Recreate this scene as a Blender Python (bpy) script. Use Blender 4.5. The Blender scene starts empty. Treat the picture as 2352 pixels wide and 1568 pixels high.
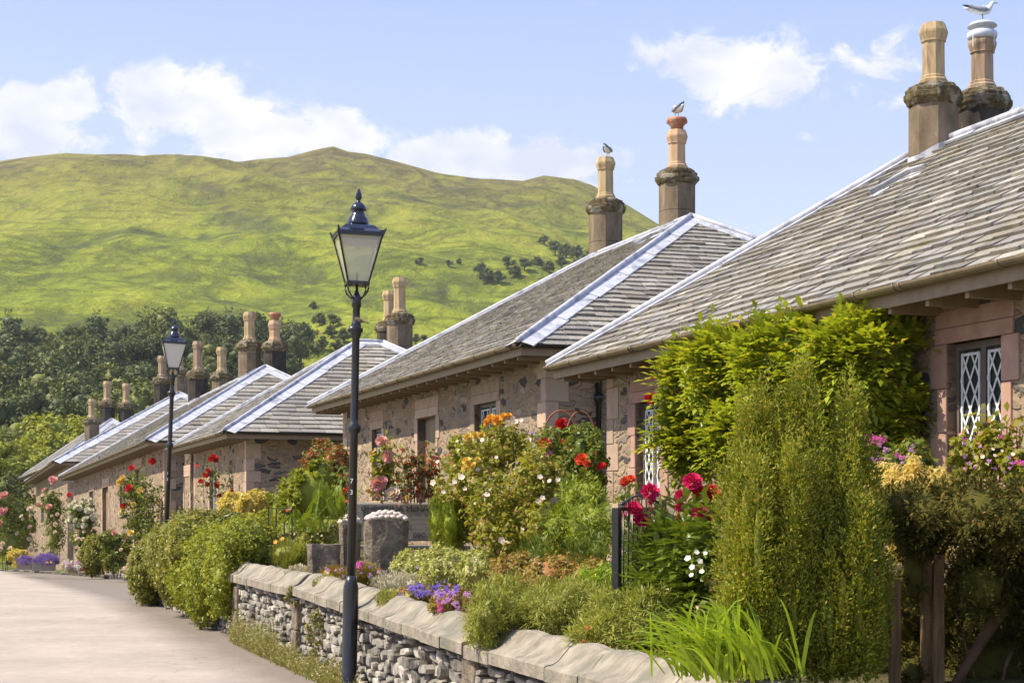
import bpy, math, random
import numpy as np
from mathutils import Vector, Matrix, noise
R = math.radians
random.seed(7)
RNG = np.random.default_rng(7)
sc = bpy.context.scene
# ------------------------------------------------------------------ camera, sky, sun, exposure
FP, CX, HY, CZ = 3790.0, 1176.0, 1173.0, 1.6          # focal length and image centre in pixels of a 2352 wide frame
cam = bpy.data.objects.new('camera', bpy.data.cameras.new('camera'))
sc.collection.objects.link(cam); sc.camera = cam
cam.location = (0, 0, CZ); cam.rotation_euler = (R(90), 0, 0)
cam.data.sensor_width = 36; cam.data.lens = 36 * FP / 2352.0
cam.data.shift_y = (HY - 784) / 2352.0
cam.data.clip_end = 8000; cam.data.clip_start = 0.1
SUN = Vector((-0.60, -0.10, 0.78)).normalized()
sl = bpy.data.lights.new('sun', 'SUN'); sl.energy = 4.3; sl.angle = R(0.5); sl.color = (1, .90, .71)
so = bpy.data.objects.new('sun', sl); sc.collection.objects.link(so)
so.rotation_euler = SUN.to_track_quat('Z', 'Y').to_euler(); so.location = (-30, -10, 60)
sc.view_settings.view_transform = 'Standard'; sc.view_settings.look = 'None'
sc.view_settings.exposure = 0.84; sc.view_settings.gamma = 1
sc.cycles.max_bounces = 6; sc.cycles.transparent_max_bounces = 6; sc.cycles.diffuse_bounces = 3
sc.cycles.glossy_bounces = 2; sc.cycles.transmission_bounces = 4

class NT:
    def __init__(s, tree): s.t = tree; s.n = tree.nodes; s.l = tree.links
    def node(s, typ, ins=None, **kw):
        nd = s.n.new(typ)
        for k, v in kw.items(): setattr(nd, k, v)
        for k, v in (ins or {}).items():
            if isinstance(v, bpy.types.NodeSocket): s.l.new(v, nd.inputs[k])
            else: nd.inputs[k].default_value = v
        return nd
    def math(s, op, a, b=0.0, clamp=False):
        return s.node('ShaderNodeMath', {0: a, 1: b}, operation=op, use_clamp=clamp).outputs[0]
    def mix(s, f, a, b, mode='MIX'):
        nd = s.node('ShaderNodeMixRGB', {0: f, 1: a, 2: b}, blend_type=mode); return nd.outputs[0]
    def ramp(s, f, stops, interp='LINEAR'):
        nd = s.node('ShaderNodeValToRGB', {0: f}); cr = nd.color_ramp; cr.interpolation = interp
        while len(cr.elements) > 1: cr.elements.remove(cr.elements[-1])
        for i, (p, c) in enumerate(stops):
            e = cr.elements[0] if i == 0 else cr.elements.new(p)
            e.position = p; e.color = (*c, 1) if len(c) == 3 else c
        return nd.outputs[0]
    def noise(s, vec, scale, detail=3, rough=.55, dist=0.0):
        return s.node('ShaderNodeTexNoise', {'Vector': vec, 'Scale': scale, 'Detail': detail, 'Roughness': rough, 'Distortion': dist}).outputs[0]
    def mapping(s, vec, scale=(1, 1, 1), loc=(0, 0, 0), rot=(0, 0, 0)):
        return s.node('ShaderNodeMapping', {0: vec, 1: loc, 2: rot, 3: scale}).outputs[0]

def c4(c): return (*c, 1)
world = bpy.data.worlds.new('World'); sc.world = world; world.use_nodes = True
w = NT(world.node_tree); w.n.clear()
sky = w.node('ShaderNodeTexSky', sky_type='NISHITA', sun_disc=False)
sky.sun_elevation = math.asin(SUN.z); sky.sun_rotation = math.atan2(SUN.x, SUN.y)
sky.altitude = 50; sky.air_density = 1.0; sky.dust_density = 1.6; sky.ozone_density = 2.0
geo = w.node('ShaderNodeTexCoord').outputs['Generated']
sp = w.node('ShaderNodeSeparateXYZ', {0: geo})
pale = w.ramp(sp.outputs[2], [(0.08, (6.0, 6.35, 7.7)), (0.18, (4.3, 4.95, 7.2)), (0.30, (2.8, 3.7, 6.6))])
skyc = w.mix(.75, sky.outputs[0], pale)
w.l.new(w.node('ShaderNodeBackground', {0: skyc, 1: .098}).outputs[0], w.node('ShaderNodeOutputWorld').inputs[0])

# ------------------------------------------------------------------ helpers
COL = sc.collection
def at(px, py, d): return Vector(((px - CX) / FP * d, d, CZ + (HY - py) / FP * d))
YAW = R(19.1); EF = Vector((-math.sin(YAW), math.cos(YAW), 0)); ES = Vector((math.cos(YAW), math.sin(YAW), 0))
def dl(px, lat): return lat / (ES.x * (px - CX) / FP + ES.y)      # distance at which a ray crosses the line LAT metres beside the camera
def tag(o, label=None, cat=None, group=None, kind=None):
    if label: o['label'] = label
    if cat: o['category'] = cat
    if group: o['group'] = group
    if kind: o['kind'] = kind
    return o
def empty(name, loc, label=None, cat=None, group=None, rot=(0, 0, 0), parent=None):
    o = bpy.data.objects.new(name, None); COL.objects.link(o); o.location = loc; o.rotation_euler = rot; o.empty_display_size = .2
    if parent: o.parent = parent
    return tag(o, label, cat, group)
def copy_tree(o, parent=None):
    c = o.copy(); COL.objects.link(c)
    if parent: c.parent = parent
    for ch in list(o.children): copy_tree(ch, c)
    return c
class MB:
    def __init__(s): s.v = []; s.f = []; s.sm = []
    def add(s, vs, fs, smooth=False, M=None):
        o = len(s.v); s.v += [tuple(M @ Vector(v)) if M else tuple(v) for v in vs]
        s.f += [tuple(i + o for i in f) for f in fs]; s.sm += [smooth] * len(fs)
        return s
    def box(s, x0, x1, y0, y1, z0, z1, M=None, j=0):
        vs = [(x, y, z) for z in (z0, z1) for (x, y) in ((x0, y0), (x1, y0), (x1, y1), (x0, y1))]
        if j: vs = [(a + random.uniform(-j, j), b + random.uniform(-j, j), c + random.uniform(-j, j)) for a, b, c in vs]
        return s.add(vs, [(0, 3, 2, 1), (4, 5, 6, 7), (0, 1, 5, 4), (1, 2, 6, 5), (2, 3, 7, 6), (3, 0, 4, 7)], M=M)
    def lathe(s, prof, n=16, M=None, smooth=True, ph=0.0, cap=True):
        vs = []; fs = []
        for (r, z) in prof:
            for k in range(n):
                a = 2 * math.pi * (k + ph) / n; vs.append((r * math.cos(a), r * math.sin(a), z))
        for i in range(len(prof) - 1):
            for k in range(n):
                k2 = (k + 1) % n; fs.append((i * n + k, i * n + k2, (i + 1) * n + k2, (i + 1) * n + k))
        if cap:
            fs.append(tuple(range(n - 1, -1, -1))); fs.append(tuple((len(prof) - 1) * n + k for k in range(n)))
        return s.add(vs, fs, smooth, M)
    def tube(s, pts, rad, n=8, M=None, smooth=True):
        pts = [Vector(p) for p in pts]; rs = rad if isinstance(rad, (list, tuple)) else [rad] * len(pts)
        vs = []; fs = []; up = Vector((0, 0, 1)); 
        for i, p in enumerate(pts):
            t = (pts[min(i + 1, len(pts) - 1)] - pts[max(i - 1, 0)]).normalized()
            a = t.cross(up); a = t.cross(Vector((1, 0, 0))) if a.length < .05 else a
            a.normalize(); b = t.cross(a)
            for k in range(n):
                g = 2 * math.pi * k / n; vs.append(p + (a * math.cos(g) + b * math.sin(g)) * rs[i])
        for i in range(len(pts) - 1):
            for k in range(n): k2 = (k + 1) % n; fs.append((i * n + k, (i + 1) * n + k, (i + 1) * n + k2, i * n + k2))
        fs.append(tuple(range(n))); fs.append(tuple(range(len(pts) * n - 1, (len(pts) - 1) * n - 1, -1)))
        return s.add(vs, fs, smooth, M)
    def sphere(s, c, r, n=12, m=8, M=None, jit=0):
        r = (r, r, r) if not hasattr(r, '__len__') else r
        vs = [(c[0], c[1], c[2] + r[2])]; fs = []
        for i in range(1, m):
            th = math.pi * i / m
            for k in range(n):
                a = 2 * math.pi * k / n; j = 1 + random.uniform(-jit, jit)
                vs.append((c[0] + r[0] * math.sin(th) * math.cos(a) * j, c[1] + r[1] * math.sin(th) * math.sin(a) * j, c[2] + r[2] * math.cos(th) * j))
        vs.append((c[0], c[1], c[2] - r[2]))
        for k in range(n): fs.append((0, 1 + k, 1 + (k + 1) % n))
        for i in range(m - 2):
            for k in range(n): a = 1 + i * n; k2 = (k + 1) % n; fs.append((a + k, a + n + k, a + n + k2, a + k2))
        L = len(vs) - 1; a = 1 + (m - 2) * n
        for k in range(n): fs.append((L, a + (k + 1) % n, a + k))
        return s.add(vs, fs, True, M)
    def build(s, name, mat, parent=None, loc=None, bevel=0, label=None, cat=None, group=None, rot=None):
        me = bpy.data.meshes.new(name); me.from_pydata(s.v, [], s.f); me.polygons.foreach_set('use_smooth', s.sm); me.update()
        me.materials.append(mat); o = bpy.data.objects.new(name, me); COL.objects.link(o)
        if parent: o.parent = parent
        if loc is not None: o.location = loc
        if rot is not None: o.rotation_euler = rot
        if bevel:
            b = o.modifiers.new('bevel', 'BEVEL'); b.width = bevel; b.segments = 2; b.limit_method = 'ANGLE'
        return tag(o, label, cat, group)
def quads(name, V, mat, parent=None, loc=None, extra=None, k=4, **kw):
    """V: (n,k,3) array, every group of k corners a face of its own."""
    n = len(V); co = V.reshape(-1, 3).astype(np.float32); nf = n; ls = np.arange(n * k, dtype=np.int32); start = np.arange(0, n * k, k, dtype=np.int32); tot = np.full(n, k, dtype=np.int32)
    if extra is not None and len(extra.v):
        ev = np.array(extra.v, dtype=np.float32); o = len(co); co = np.vstack([co, ev])
        st = len(ls); el = []; es = []; et = []
        for f in extra.f: es.append(st + len(el)); et.append(len(f)); el += [i + o for i in f]
        ls = np.concatenate([ls, np.array(el, np.int32)]); start = np.concatenate([start, np.array(es, np.int32)]); tot = np.concatenate([tot, np.array(et, np.int32)])
    me = bpy.data.meshes.new(name); me.vertices.add(len(co)); me.vertices.foreach_set('co', co.ravel())
    me.loops.add(len(ls)); me.loops.foreach_set('vertex_index', ls)
    me.polygons.add(len(start)); me.polygons.foreach_set('loop_start', start); me.polygons.foreach_set('loop_total', tot)
    me.update(calc_edges=True); me.validate()
    me.materials.append(mat); o = bpy.data.objects.new(name, me); COL.objects.link(o)
    if parent: o.parent = parent
    if loc is not None: o.location = loc
    return tag(o, **kw)

# ------------------------------------------------------------------ materials
def newmat(name):
    m = bpy.data.materials.new(name); m.use_nodes = True; t = NT(m.node_tree); t.n.clear()
    t.out = t.node('ShaderNodeOutputMaterial'); return m, t
def principled(t, color, rough=.7, spec=.3, metal=0, normal=None, **kw):
    ins = {'Base Color': color if isinstance(color, bpy.types.NodeSocket) else c4(color), 'Roughness': rough, 'Specular IOR Level': spec, 'Metallic': metal}
    if normal is not None: ins['Normal'] = normal
    ins.update(kw); return t.node('ShaderNodeBsdfPrincipled', ins)
def bump(t, h, strength=.5, dist=.02, normal=None):
    ins = {'Height': h, 'Strength': strength, 'Distance': dist}
    if normal is not None: ins['Normal'] = normal
    return t.node('ShaderNodeBump', ins).outputs[0]
def noisy(name, a, b, scale=6, rough=.75, spec=.3, metal=0, bs=.4, bd=.01, detail=5, island=0.0, vec='Object', stretch=(1, 1, 1), c=None):
    m, t = newmat(name); v = t.mapping(t.node('ShaderNodeTexCoord').outputs[vec], stretch); n = t.noise(v, scale, detail, .6)
    colr = t.ramp(n, [(.3, a), (.7, b)])
    if c is not None: colr = t.mix(t.ramp(t.noise(v, scale * .37, 3, .6, .6), [(.52, (0, 0, 0)), (.66, (1, 1, 1))]), colr, c4(c))
    if island:
        r = t.node('ShaderNodeNewGeometry').outputs['Random Per Island']
        colr = t.mix(1, colr, t.ramp(r, [(0, (1 - island,) * 3), (1, (1 + island,) * 3)]), 'MULTIPLY')
    p = principled(t, colr, rough, spec, metal, bump(t, t.noise(v, scale * 3, 6, .65), bs, bd)); t.l.new(p.outputs[0], t.out.inputs[0]); return m
def leafmat(name, a, b, trans=.35, rough=.5, spec=.35, nscale=2.5, c=None, cf=.12):
    m, t = newmat(name); r = t.node('ShaderNodeNewGeometry').outputs['Random Per Island']
    tc = t.node('ShaderNodeTexCoord').outputs['Object']
    n = t.noise(tc, nscale, 3, .6)
    f = t.math('ADD', t.math('MULTIPLY', r, .6), t.math('MULTIPLY', t.math('SUBTRACT', n, .3), .9), True)
    stops = [(0, a), (1, b)]
    col = t.ramp(f, stops)
    if c is not None:
        r2 = t.node('ShaderNodeTexWhiteNoise', {'W': r}, noise_dimensions='1D').outputs[0]
        col = t.mix(t.math('LESS_THAN', r2, cf), col, c4(c))
    p = principled(t, col, rough, spec)
    tr = t.node('ShaderNodeBsdfTranslucent', {0: t.mix(1, col, (1.25, 1.2, .6, 1), 'MULTIPLY')})
    mx = t.node('ShaderNodeMixShader', {0: trans, 1: p.outputs[0], 2: tr.outputs[0]}); t.l.new(mx.outputs[0], t.out.inputs[0]); return m

def rubble(name, stones, mortar, sx=3.2, sz=5.6, wid=.055, depth=.03, warp=.28):
    m, t = newmat(name); tc = t.node('ShaderNodeTexCoord').outputs['Object']
    wv = t.node('ShaderNodeVectorMath', {0: t.node('ShaderNodeTexNoise', {'Vector': tc, 'Scale': 2.3, 'Detail': 4}).outputs[1], 1: (.5, .5, .5)}, operation='SUBTRACT').outputs[0]
    wv = t.node('ShaderNodeVectorMath', {0: wv, 3: warp}, operation='SCALE').outputs[0]
    wv2 = t.node('ShaderNodeVectorMath', {0: t.node('ShaderNodeVectorMath', {0: t.node('ShaderNodeTexNoise', {'Vector': tc, 'Scale': 9.0, 'Detail': 3}).outputs[1], 1: (.5, .5, .5)}, operation='SUBTRACT').outputs[0], 3: warp * .36}, operation='SCALE').outputs[0]
    v = t.mapping(t.node('ShaderNodeVectorMath', {0: t.node('ShaderNodeVectorMath', {0: tc, 1: wv}).outputs[0], 1: wv2}).outputs[0], (sx, sx, sz))
    ve = t.node('ShaderNodeTexVoronoi', {'Vector': v, 'Scale': 1.0, 'Randomness': .95}, feature='DISTANCE_TO_EDGE').outputs[0]
    vc = t.node('ShaderNodeTexVoronoi', {'Vector': v, 'Scale': 1.0, 'Randomness': .95}, feature='F1').outputs['Color']
    rr = t.node('ShaderNodeSeparateColor', {0: vc})
    stone = t.ramp(rr.outputs[0], [(i / len(stones), c) for i, c in enumerate(stones)], 'CONSTANT')
    fine = t.noise(t.mapping(tc, (6, 6, 16)), 3, 6, .7)
    stone = t.mix(.75, stone, t.ramp(fine, [(.25, (.45, .45, .45)), (.75, (1.5, 1.5, 1.5))]), 'MULTIPLY')
    mort = t.mix(.5, c4(mortar), t.ramp(t.noise(tc, 14, 5, .7), [(.3, (.55, .52, .5)), (.7, (1.3, 1.3, 1.25))]), 'MULTIPLY')
    wn = t.math('MULTIPLY', t.noise(tc, 5, 4, .6), wid * 2.6)
    mk = t.node('ShaderNodeMapRange', {0: t.math('SUBTRACT', ve, wn), 1: -.02, 2: .05}).outputs[0]
    col = t.mix(mk, mort, stone)
    h = t.math('ADD', t.math('MULTIPLY', mk, t.math('ADD', .6, t.math('MULTIPLY', rr.outputs[1], .7))), t.math('MULTIPLY', fine, .35))
    p = principled(t, col, .88, .15, normal=bump(t, h, .9, depth)); t.l.new(p.outputs[0], t.out.inputs[0]); return m

M = {}
M['rubble'] = rubble('rubble_stone', [(.15, .135, .115), (.34, .25, .175), (.40, .30, .205), (.12, .11, .10), (.29, .22, .16), (.40, .26, .185), (.23, .19, .155), (.44, .34, .24), (.085, .08, .08), (.33, .25, .185), (.27, .22, .175)], (.36, .265, .18), 2.8, 8.6, .085)
M['drystone'] = rubble('dry_stone', [(.30, .28, .26), (.20, .19, .18), (.45, .42, .38), (.12, .115, .11), (.36, .33, .29), (.27, .24, .20), (.5, .46, .42)], (.045, .04, .035), 5.0, 15, .03, .06, .13)
M['sandstone'] = noisy('pink_sandstone', (.38, .26, .19), (.52, .38, .285), 5, .85, .15, bs=.5, bd=.006, island=.22, c=(.42, .33, .24))
M['redstone'] = noisy('red_sandstone', (.38, .22, .165), (.52, .33, .26), 5, .85, .15, bs=.5, bd=.006, island=.15)
M['coping'] = noisy('coping_stone', (.19, .165, .13), (.37, .325, .26), 7, .92, .1, bs=1, bd=.02, island=.22, c=(.19, .18, .14))
M['pier'] = noisy('pier_stone', (.11, .085, .065), (.33, .265, .20), 9, .9, .12, bs=1, bd=.04, c=(.33, .28, .22))
M['lead'] = noisy('lead_sheet', (.38, .39, .44), (.56, .56, .60), 9, .55, .35, bs=.5, bd=.015, c=(.26, .27, .32))
M['woodbrown'] = noisy('brown_paint', (.22, .155, .095), (.30, .215, .14), 8, .5, .35, bs=.1, bd=.003)
M['gutter'] = noisy('gutter_paint', (.15, .11, .07), (.25, .19, .12), 6, .38, .5, bs=.1, bd=.003)
M['frame'] = noisy('window_frame_paint', (.12, .095, .08), (.17, .14, .115), 8, .45, .4, bs=.05, bd=.002)
M['white'] = noisy('white_paint', (.72, .72, .74), (.82, .82, .84), 8, .5, .3, bs=.05, bd=.002)
M['black'] = noisy('black_paint', (.010, .010, .012), (.022, .021, .022), 9, .28, .6, bs=.15, bd=.003)
M['lampblue'] = noisy('glossy_black_paint', (.010, .012, .028), (.016, .018, .04), 6, .16, .7, bs=.08, bd=.002)
M['brownwood'] = noisy('weathered_timber', (.12, .07, .03), (.30, .19, .09), 6, .85, .15, bs=.7, bd=.012, stretch=(6, 6, .7))
M['greywood'] = noisy('grey_timber', (.20, .175, .15), (.34, .30, .26), 6, .85, .15, bs=.6, bd=.006, stretch=(.8, 4, 9))
M['bark'] = noisy('bark', (.05, .04, .03), (.13, .10, .075), 9, .9, .1, bs=.8, bd=.03)
M['branch'] = noisy('hedge_branch', (.09, .05, .03), (.20, .12, .07), 9, .85, .1, bs=.6, bd=.01)
M['shell'] = noisy('sea_shell', (.44, .34, .28), (.70, .62, .55), 12, .5, .4, bs=.3, bd=.004, island=.12)
M['soil'] = noisy('garden_soil', (.05, .04, .025), (.13, .12, .05), 5, .95, .1, bs=.9, bd=.04, c=(.10, .13, .03))
def slate_mat():
    m, t = newmat('roof_slate'); tc = t.node('ShaderNodeTexCoord').outputs['Object']
    r = t.node('ShaderNodeNewGeometry').outputs['Random Per Island']
    col = t.ramp(r, [(0, (.14, .125, .11)), (.14, (.21, .19, .165)), (.3, (.28, .25, .205)), (.5, (.24, .225, .205)), (.68, (.33, .30, .26)), (.82, (.19, .18, .17)), (1, (.40, .375, .33))])
    col = t.mix(.65, col, t.ramp(t.noise(t.mapping(tc, (9, 5, 5)), 2.2, 6, .7), [(.28, (.5, .5, .5)), (.7, (1.45, 1.42, 1.36))]), 'MULTIPLY')
    moss = t.ramp(t.noise(tc, 1.1, 5, .7, .5), [(.50, (0, 0, 0)), (.68, (.75, .75, .75))])
    moss = t.math('MULTIPLY', moss, t.ramp(t.noise(tc, 17, 4, .7), [(.4, (0, 0, 0)), (.6, (1, 1, 1))]))
    col = t.mix(moss, col, (.19, .165, .065, 1))
    p = principled(t, col, .62, .35, normal=bump(t, t.noise(tc, 22, 6, .7), .55, .012)); t.l.new(p.outputs[0], t.out.inputs[0]); return m
M['slate'] = slate_mat()
def chimney_mat(name, a, b, lich):
    m, t = newmat(name); tc = t.node('ShaderNodeTexCoord').outputs['Object']
    n = t.noise(t.mapping(tc, (1, 1, .35)), 5, 5, .65, .4)
    col = t.ramp(n, [(.3, a), (.7, b)])
    br = t.node('ShaderNodeSeparateXYZ', {0: tc}).outputs[2]
    f = t.math('FRACT', t.math('MULTIPLY', br, 1.55)); ln = t.math('LESS_THAN', t.math('ABSOLUTE', t.math('SUBTRACT', f, .5)), .012)
    col = t.mix(t.math('MULTIPLY', ln, .7), col, (.03, .025, .02, 1))
    lm = t.ramp(t.noise(tc, 9, 6, .75), [(.60, (0, 0, 0)), (.68, (1, 1, 1))])
    col = t.mix(t.math('MULTIPLY', lm, .55), col, c4(lich))
    p = principled(t, col, .9, .12, normal=bump(t, t.noise(tc, 18, 6, .7), .5, .015)); t.l.new(p.outputs[0], t.out.inputs[0]); return m
M['stack'] = chimney_mat('sooty_stone', (.11, .085, .055), (.27, .205, .14), (.32, .28, .21))
M['stackdark'] = chimney_mat('shaded_sooty_stone', (.028, .024, .022), (.09, .072, .058), (.20, .18, .14))  # darker copy of the stack stone, with the nearest rear stack's shade painted in
M['cornice'] = noisy('mossy_cornice', (.06, .048, .03), (.21, .16, .085), 14, .95, .1, bs=1, bd=.03, c=(.36, .32, .25))
M['pot'] = noisy('buff_clay', (.34, .24, .125), (.56, .42, .25), 5, .85, .15, bs=.4, bd=.01, stretch=(3, 3, .5), c=(.27, .20, .13))
M['potred'] = noisy('red_clay', (.30, .11, .06), (.48, .22, .13), 6, .8, .2, bs=.2, bd=.005, c=(.5, .38, .26))
M['potpink'] = noisy('orange_clay', (.42, .26, .15), (.58, .39, .24), 5, .8, .2, bs=.2, bd=.005, stretch=(2, 2, .5))
M['pottan'] = noisy('stained_clay', (.26, .17, .11), (.48, .35, .23), 6, .8, .2, bs=.3, bd=.005, stretch=(3, 3, .4), c=(.16, .12, .09))
M['metal'] = noisy('galvanised_metal', (.48, .50, .56), (.68, .70, .75), 6, .45, .5, bs=.1, bd=.003)
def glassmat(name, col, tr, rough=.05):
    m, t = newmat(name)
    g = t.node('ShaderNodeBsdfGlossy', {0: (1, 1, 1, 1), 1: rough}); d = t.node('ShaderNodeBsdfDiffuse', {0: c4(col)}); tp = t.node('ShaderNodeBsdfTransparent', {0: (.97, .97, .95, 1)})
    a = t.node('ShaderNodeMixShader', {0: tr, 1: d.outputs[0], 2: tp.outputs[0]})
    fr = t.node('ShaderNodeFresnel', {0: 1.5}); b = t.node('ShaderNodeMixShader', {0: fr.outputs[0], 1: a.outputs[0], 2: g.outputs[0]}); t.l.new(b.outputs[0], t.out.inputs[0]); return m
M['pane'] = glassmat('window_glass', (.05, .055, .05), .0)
M['lampglass'] = glassmat('lantern_glass', (.80, .76, .62), .50, .12)
M['roadmat'] = None

m, w = newmat('cloud_sky'); geo = w.node('ShaderNodeVectorMath', {0: w.node('ShaderNodeTexCoord').outputs['Object']}, operation='NORMALIZE').outputs[0]
sp = w.node('ShaderNodeSeparateXYZ', {0: geo})
yy = w.math('MAXIMUM', sp.outputs[1], 0.05)
U = w.math('DIVIDE', sp.outputs[0], yy); V = w.math('DIVIDE', sp.outputs[2], yy)
uv = w.node('ShaderNodeCombineXYZ', {0: U, 1: V}).outputs[0]
n1 = w.noise(w.mapping(uv, (1, 1.35, 1), (3.1, 1.7, 0)), 26, 8, .62, .4)
n2 = w.noise(w.mapping(uv, (1, 1.5, 1), (8.3, 4.7, 0)), 5.5, 3, .5)
# (cx, cy, rx, ry, strength) of each cloud in frame pixels, turned into fixed directions of the sky
CL = [(20, 275, 170, 80, 1.1), (150, 235, 80, 62, .95), (-260, 300, 300, 90, 1.1), (345, 225, 95, 70, 1.15), (480, 250, 105, 80, 1.05), (590, 300, 150, 60, 1.15), (760, 312, 120, 50, 1.0),
      (540, 372, 240, 34, .55), (900, 300, 100, 26, .5), (1050, 355, 120, 52, 1.1), (1240, 378, 170, 44, 1.1), (1430, 350, 70, 20, .35),
      (1580, 125, 105, 50, .72), (1735, 160, 145, 70, .9), (1730, 220, 120, 45, .7), (2020, 145, 140, 62, .56), (2060, 210, 80, 34, .36), (1950, 170, 90, 40, .34), (1840, 305, 50, 22, .3),
      (-700, 150, 300, 90, .9), (3000, 300, 350, 90, .9), (3500, 50, 300, 80, .8), (1450, 10, 80, 22, .22)]
tot = None
for (x, y, rx, ry, s) in CL:
    a = w.math('MULTIPLY', w.math('SUBTRACT', U, (x - CX) / FP), FP / rx)
    b = w.math('MULTIPLY', w.math('SUBTRACT', V, (HY - y) / FP), FP / ry)
    q = w.math('ADD', w.math('MULTIPLY', a, a), w.math('MULTIPLY', b, b))
    g = w.math('MULTIPLY', w.math('EXPONENT', w.math('MULTIPLY', q, -0.8)), s)
    tot = g if tot is None else w.math('MAXIMUM', tot, g)
fld = w.math('ADD', tot, w.math('MULTIPLY', w.math('SUBTRACT', n1, .5), 2.3))
fld = w.math('ADD', fld, w.math('MULTIPLY', w.math('SUBTRACT', n2, .5), .35))
gate = w.node('ShaderNodeMapRange', {0: tot, 1: .03, 2: .25}).outputs[0]
msk = w.math('MULTIPLY', w.node('ShaderNodeMapRange', {0: fld, 1: .20, 2: .60}, interpolation_type='SMOOTHSTEP').outputs[0], gate)
front = w.node('ShaderNodeMapRange', {0: sp.outputs[1], 1: .05, 2: .15}).outputs[0]
msk = w.math('MULTIPLY', msk, front)
shade = w.ramp(w.noise(w.mapping(uv, (1, 1.6, 1), (5, 9, 0)), 16, 6), [(.36, (4.3, 4.6, 5.4)), (.58, (5.9, 5.9, 5.9))])
em = w.node('ShaderNodeEmission', {0: shade, 1: .1}); tp = w.node('ShaderNodeBsdfTransparent')
w.l.new(w.node('ShaderNodeMixShader', {0: msk, 1: tp.outputs[0], 2: em.outputs[0]}).outputs[0], w.out.inputs[0]); m.cycles.emission_sampling = 'NONE'
def sky_dome():
    co = []; n = 60; k = 16
    for j in range(k + 1):
        el = R(-1 + 24 * j / k)
        for i in range(n + 1): a = R(-48 + 96 * i / n); co.append((5500 * math.sin(a) * math.cos(el), 5500 * math.cos(a) * math.cos(el), 5500 * math.sin(el)))
    mb = MB(); mb.add(co, [(j * (n + 1) + i, j * (n + 1) + i + 1, (j + 1) * (n + 1) + i + 1, (j + 1) * (n + 1) + i) for j in range(k) for i in range(n)], True)
    tag(mb.build('sky', m), 'white cumulus clouds in a pale blue summer sky', kind='structure')
sky_dome()

# ------------------------------------------------------------------ terrain
def sstep(a, b, x):
    t = max(0, min(1, (x - a) / (b - a))); return t * t * (3 - 2 * t)
def zroad(y): return -0.026 * max(0, min(y, 125) - 30)
SK = [(-2600, 520), (-1500, 430), (-700, 390), (-250, 380), (0, 370), (150, 352), (290, 357), (390, 369), (545, 377), (600, 367), (660, 363), (720, 346), (765, 337), (800, 349), (840, 353), (900, 366), (960, 381), (1010, 394), (1100, 409), (1200, 418), (1250, 405), (1320, 413), (1360, 426), (1440, 472), (1510, 516), (1650, 575), (1850, 660), (2100, 740), (2500, 800), (3200, 860), (4200, 900), (6000, 900)]
def skyline(px):
    for (a, b), (c, d) in zip(SK, SK[1:]):
        if a <= px <= c: return b + (d - b) * (px - a) / (c - a)
    return SK[0][1] if px < SK[0][0] else SK[-1][1]
def skysoft(px): return sum(skyline(px + o) for o in range(-240, 241, 60)) / 9
R0, R1 = 150.0, 900.0
def fbm(x, y, z=0, o=4): return noise.fractal(Vector((x, y, z)), 1.0, 2.0, o)
def hill_z(px, r):
    """height of the hillside in the direction PX at range R (metres along the view axis)"""
    t = (r - R0) / (R1 - R0); b_ = max(0, min(1, t)) ** 6; e = (HY - (skyline(px) * b_ + skysoft(px) * (1 - b_))) / FP
    if t <= 1:
        k = .30 * t + .70 * (1 - (1 - t) ** 1.55)
        z = CZ + e * r * k - (1 - min(1, t * 6)) * 5.0
    else: z = CZ + e * R1 - (r - R1) * .35 - 2 * sstep(1, 1.1, t)
    x = (px - CX) / FP * r
    w_ = min(1, max(0, t) * 5) * (1 - .88 * sstep(.88, 1.0, t))
    g = fbm(x / 110, r / 150, 3, 3) * 13 + fbm(x / 26 + .02 * r, r / 60, 7, 4) * 2.0
    rid = 1 - abs(noise.noise(Vector((x / 75 + r / 160, r / 80, 11)))) * 2
    g += rid * 4.0
    return z + g * w_
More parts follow.
